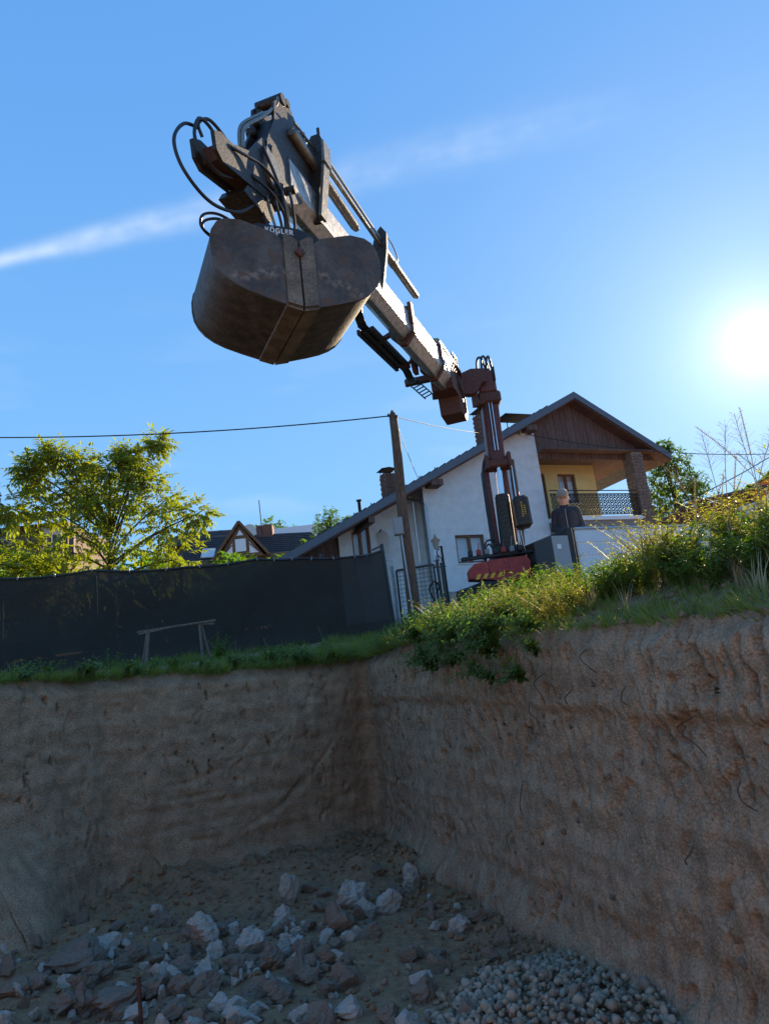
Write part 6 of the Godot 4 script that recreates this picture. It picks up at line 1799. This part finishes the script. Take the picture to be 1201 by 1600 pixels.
func body(bones: Array, k: float, cell: float) -> MB:   # tapered capsules blended into one surface, meshed as surface nets
	var lo := Vector3(9, 9, 9)
	var hi := -lo
	for b in bones:
		for e in 2:
			var rr: Vector3 = Vector3.ONE * (b[2 + e] + cell * 2.5)
			lo = lo.min(b[e] - rr); hi = hi.max(b[e] + rr)
	var nx := int((hi.x - lo.x) / cell) + 2
	var ny := int((hi.y - lo.y) / cell) + 2
	var nzz := int((hi.z - lo.z) / cell) + 2
	var F := PackedFloat32Array()
	F.resize(nx * ny * nzz)
	var i := 0
	for z in nzz:
		for y in ny:
			for x in nx:
				var p := lo + Vector3(x, y, z) * cell
				var d := 1.0
				for b in bones:
					var ab: Vector3 = b[1] - b[0]
					var t := clampf((p - b[0]).dot(ab) / maxf(ab.length_squared(), 1e-6), 0.0, 1.0)
					var q: float = (p - b[0] - ab * t).length() - lerpf(b[2], b[3], t)
					if q < d + k: d = smin(d, q, k)
				F[i] = d
				i += 1
	var V := {}
	var N := {}
	var step := [1, nx, nx * ny]
	for z in nzz - 1:
		for y in ny - 1:
			for x in nx - 1:
				var c := x + y * nx + z * nx * ny
				var neg := 0
				for q in 8:
					if F[c + (q & 1) + ((q >> 1) & 1) * nx + ((q >> 2) & 1) * nx * ny] < 0.0: neg += 1
				if neg == 0 or neg == 8: continue
				var s := Vector3.ZERO
				var cnt := 0
				for a in 3:
					for q in 4:
						var o := Vector3i.ZERO
						o[(a + 1) % 3] = q & 1; o[(a + 2) % 3] = q >> 1
						var c0: int = c + o.x + o.y * nx + o.z * nx * ny
						var f0 := F[c0]
						var f1 := F[c0 + step[a]]
						if (f0 < 0.0) != (f1 < 0.0):
							var e := Vector3(o)
							e[a] = f0 / (f0 - f1)
							s += e; cnt += 1
				V[c] = lo + (Vector3(x, y, z) + s / cnt) * cell
				N[c] = Vector3(F[c + 1] - F[c], F[c + nx] - F[c], F[c + nx * ny] - F[c]).normalized()
	var m := MB.new()
	for c in V:
		for a in 3:
			var u: int = step[(a + 1) % 3]
			var w: int = step[(a + 2) % 3]
			if not (V.has(c - u) and V.has(c - w) and V.has(c - u - w)): continue
			if (F[c] < 0.0) == (F[c + step[a]] < 0.0): continue
			var q := [c, c - u, c - u - w, c - w]
			if F[c] >= 0.0: q.reverse()
			m.tris(V[q[0]], V[q[1]], V[q[2]], N[q[0]], N[q[1]], N[q[2]]); m.tris(V[q[0]], V[q[2]], V[q[3]], N[q[0]], N[q[2]], N[q[3]])
	return m

func make_person() -> void:
	var t := thing("person", "man in a dark jacket and pale cap standing on the truck bed", "person", Vector3(2.93, 2.82, -11.8), deg_to_rad(-14.0))
	var V := func(x, y, z) -> Vector3: return Vector3(x, y, z)
	# head, neck, and the body beneath the clothes as one figure
	part(body([[V.call(0, 1.50, 0.01), V.call(0, 1.60, 0.0), 0.070, 0.092], [V.call(0, 1.475, 0.035), V.call(0, 1.50, 0.05), 0.040, 0.05], [V.call(0, 1.36, -0.02), V.call(0, 1.47, 0.0), 0.062, 0.055],
		[V.call(0, 1.535, 0.085), V.call(0, 1.515, 0.103), 0.012, 0.017], [V.call(-0.092, 1.545, -0.005), V.call(-0.092, 1.525, 0.0), 0.016, 0.013], [V.call(0.092, 1.545, -0.005), V.call(0.092, 1.525, 0.0), 0.016, 0.013],
		[V.call(0, 1.30, -0.03), V.call(0, 1.0, -0.03), 0.08, 0.08], [V.call(-0.08, 0.95, 0), V.call(-0.09, 0.1, 0), 0.08, 0.045], [V.call(0.08, 0.95, 0), V.call(0.09, 0.1, 0), 0.08, 0.045]], 0.03, 0.012), "body", M.skin, t)
	var j := part(body([[V.call(-0.07, 1.28, -0.01), V.call(-0.06, 0.90, 0.0), 0.105, 0.115], [V.call(0.07, 1.28, -0.01), V.call(0.06, 0.90, 0.0), 0.105, 0.115], [V.call(-0.13, 1.35, -0.01), V.call(0.13, 1.35, -0.01), 0.062, 0.062], [V.call(0, 1.36, -0.02), V.call(0, 1.42, -0.015), 0.10, 0.078],
		[V.call(-0.17, 1.33, -0.01), V.call(-0.215, 1.08, -0.02), 0.062, 0.054], [V.call(-0.215, 1.08, -0.02), V.call(-0.12, 0.98, 0.17), 0.052, 0.044],
		[V.call(0.17, 1.33, -0.01), V.call(0.22, 1.08, -0.04), 0.062, 0.054], [V.call(0.22, 1.08, -0.04), V.call(0.13, 0.96, 0.14), 0.052, 0.044]], 0.025, 0.012), "jacket", M.jacket, t)
	var m := MB.new(); m.bar(Vector3(0, 1.36, 0.105), Vector3(0.0, 0.90, 0.15), 0.012, 0.012); part(m, "zip", M.box_grey, j)
	part(body([[V.call(-0.085, 0.90, 0), V.call(-0.10, 0.48, 0.01), 0.105, 0.078], [V.call(-0.10, 0.48, 0.01), V.call(-0.11, 0.09, -0.02), 0.074, 0.062], [V.call(0.085, 0.90, 0), V.call(0.10, 0.48, 0.02), 0.105, 0.078], [V.call(0.10, 0.48, 0.02), V.call(0.12, 0.09, -0.01), 0.074, 0.062]], 0.03, 0.018), "trousers", M.trousers, t)
	for s in [-1, 1]:
		part(body([[V.call(s * 0.11, 0.045, -0.05), V.call(s * 0.125, 0.04, 0.14), 0.045, 0.038]], 0.02, 0.012), "shoe", M.black, t)
		m = MB.new(); m.tube([Vector3(s * 0.034, 1.553, 0.078), Vector3(s * 0.034, 1.553, 0.092)], [0.012, 0.008], 7); part(m, "eye", M.black, t)
	m = MB.new(); m.bar(Vector3(-0.024, 1.482, 0.092), Vector3(0.024, 1.482, 0.092), 0.006, 0.006); part(m, "mouth", M.rusty, t)
	var cp := part(body([[V.call(0, 1.625, 0.0), V.call(0, 1.64, -0.02), 0.098, 0.092]], 0.02, 0.012), "cap", M.cap, t)
	m = MB.new(); m.prism(poly([-0.075, 0.06, 0.075, 0.06, 0.07, 0.13, 0.03, 0.155, -0.03, 0.155, -0.07, 0.13]), Transform3D(Basis(Vector3.RIGHT, PI / 2 + 0.2), Vector3(0, 1.605, 0.01)), 0.012); part(m, "peak", M.cap, cp)

func _ready() -> void:
	rng.seed = 1
	nz.seed = 2; nz.fractal_octaves = 3
	nf.seed = 4; nf.fractal_octaves = 3
	make_camera_and_light()
	make_materials()
	M.bucket_side = bucket_side_material()
	lay_out_pit()
	make_ground()
	make_house()
	make_far_houses()
	make_street()
	make_truck()
	make_bucket()
	make_person()
	make_trees()
	make_stones()
	make_plants()
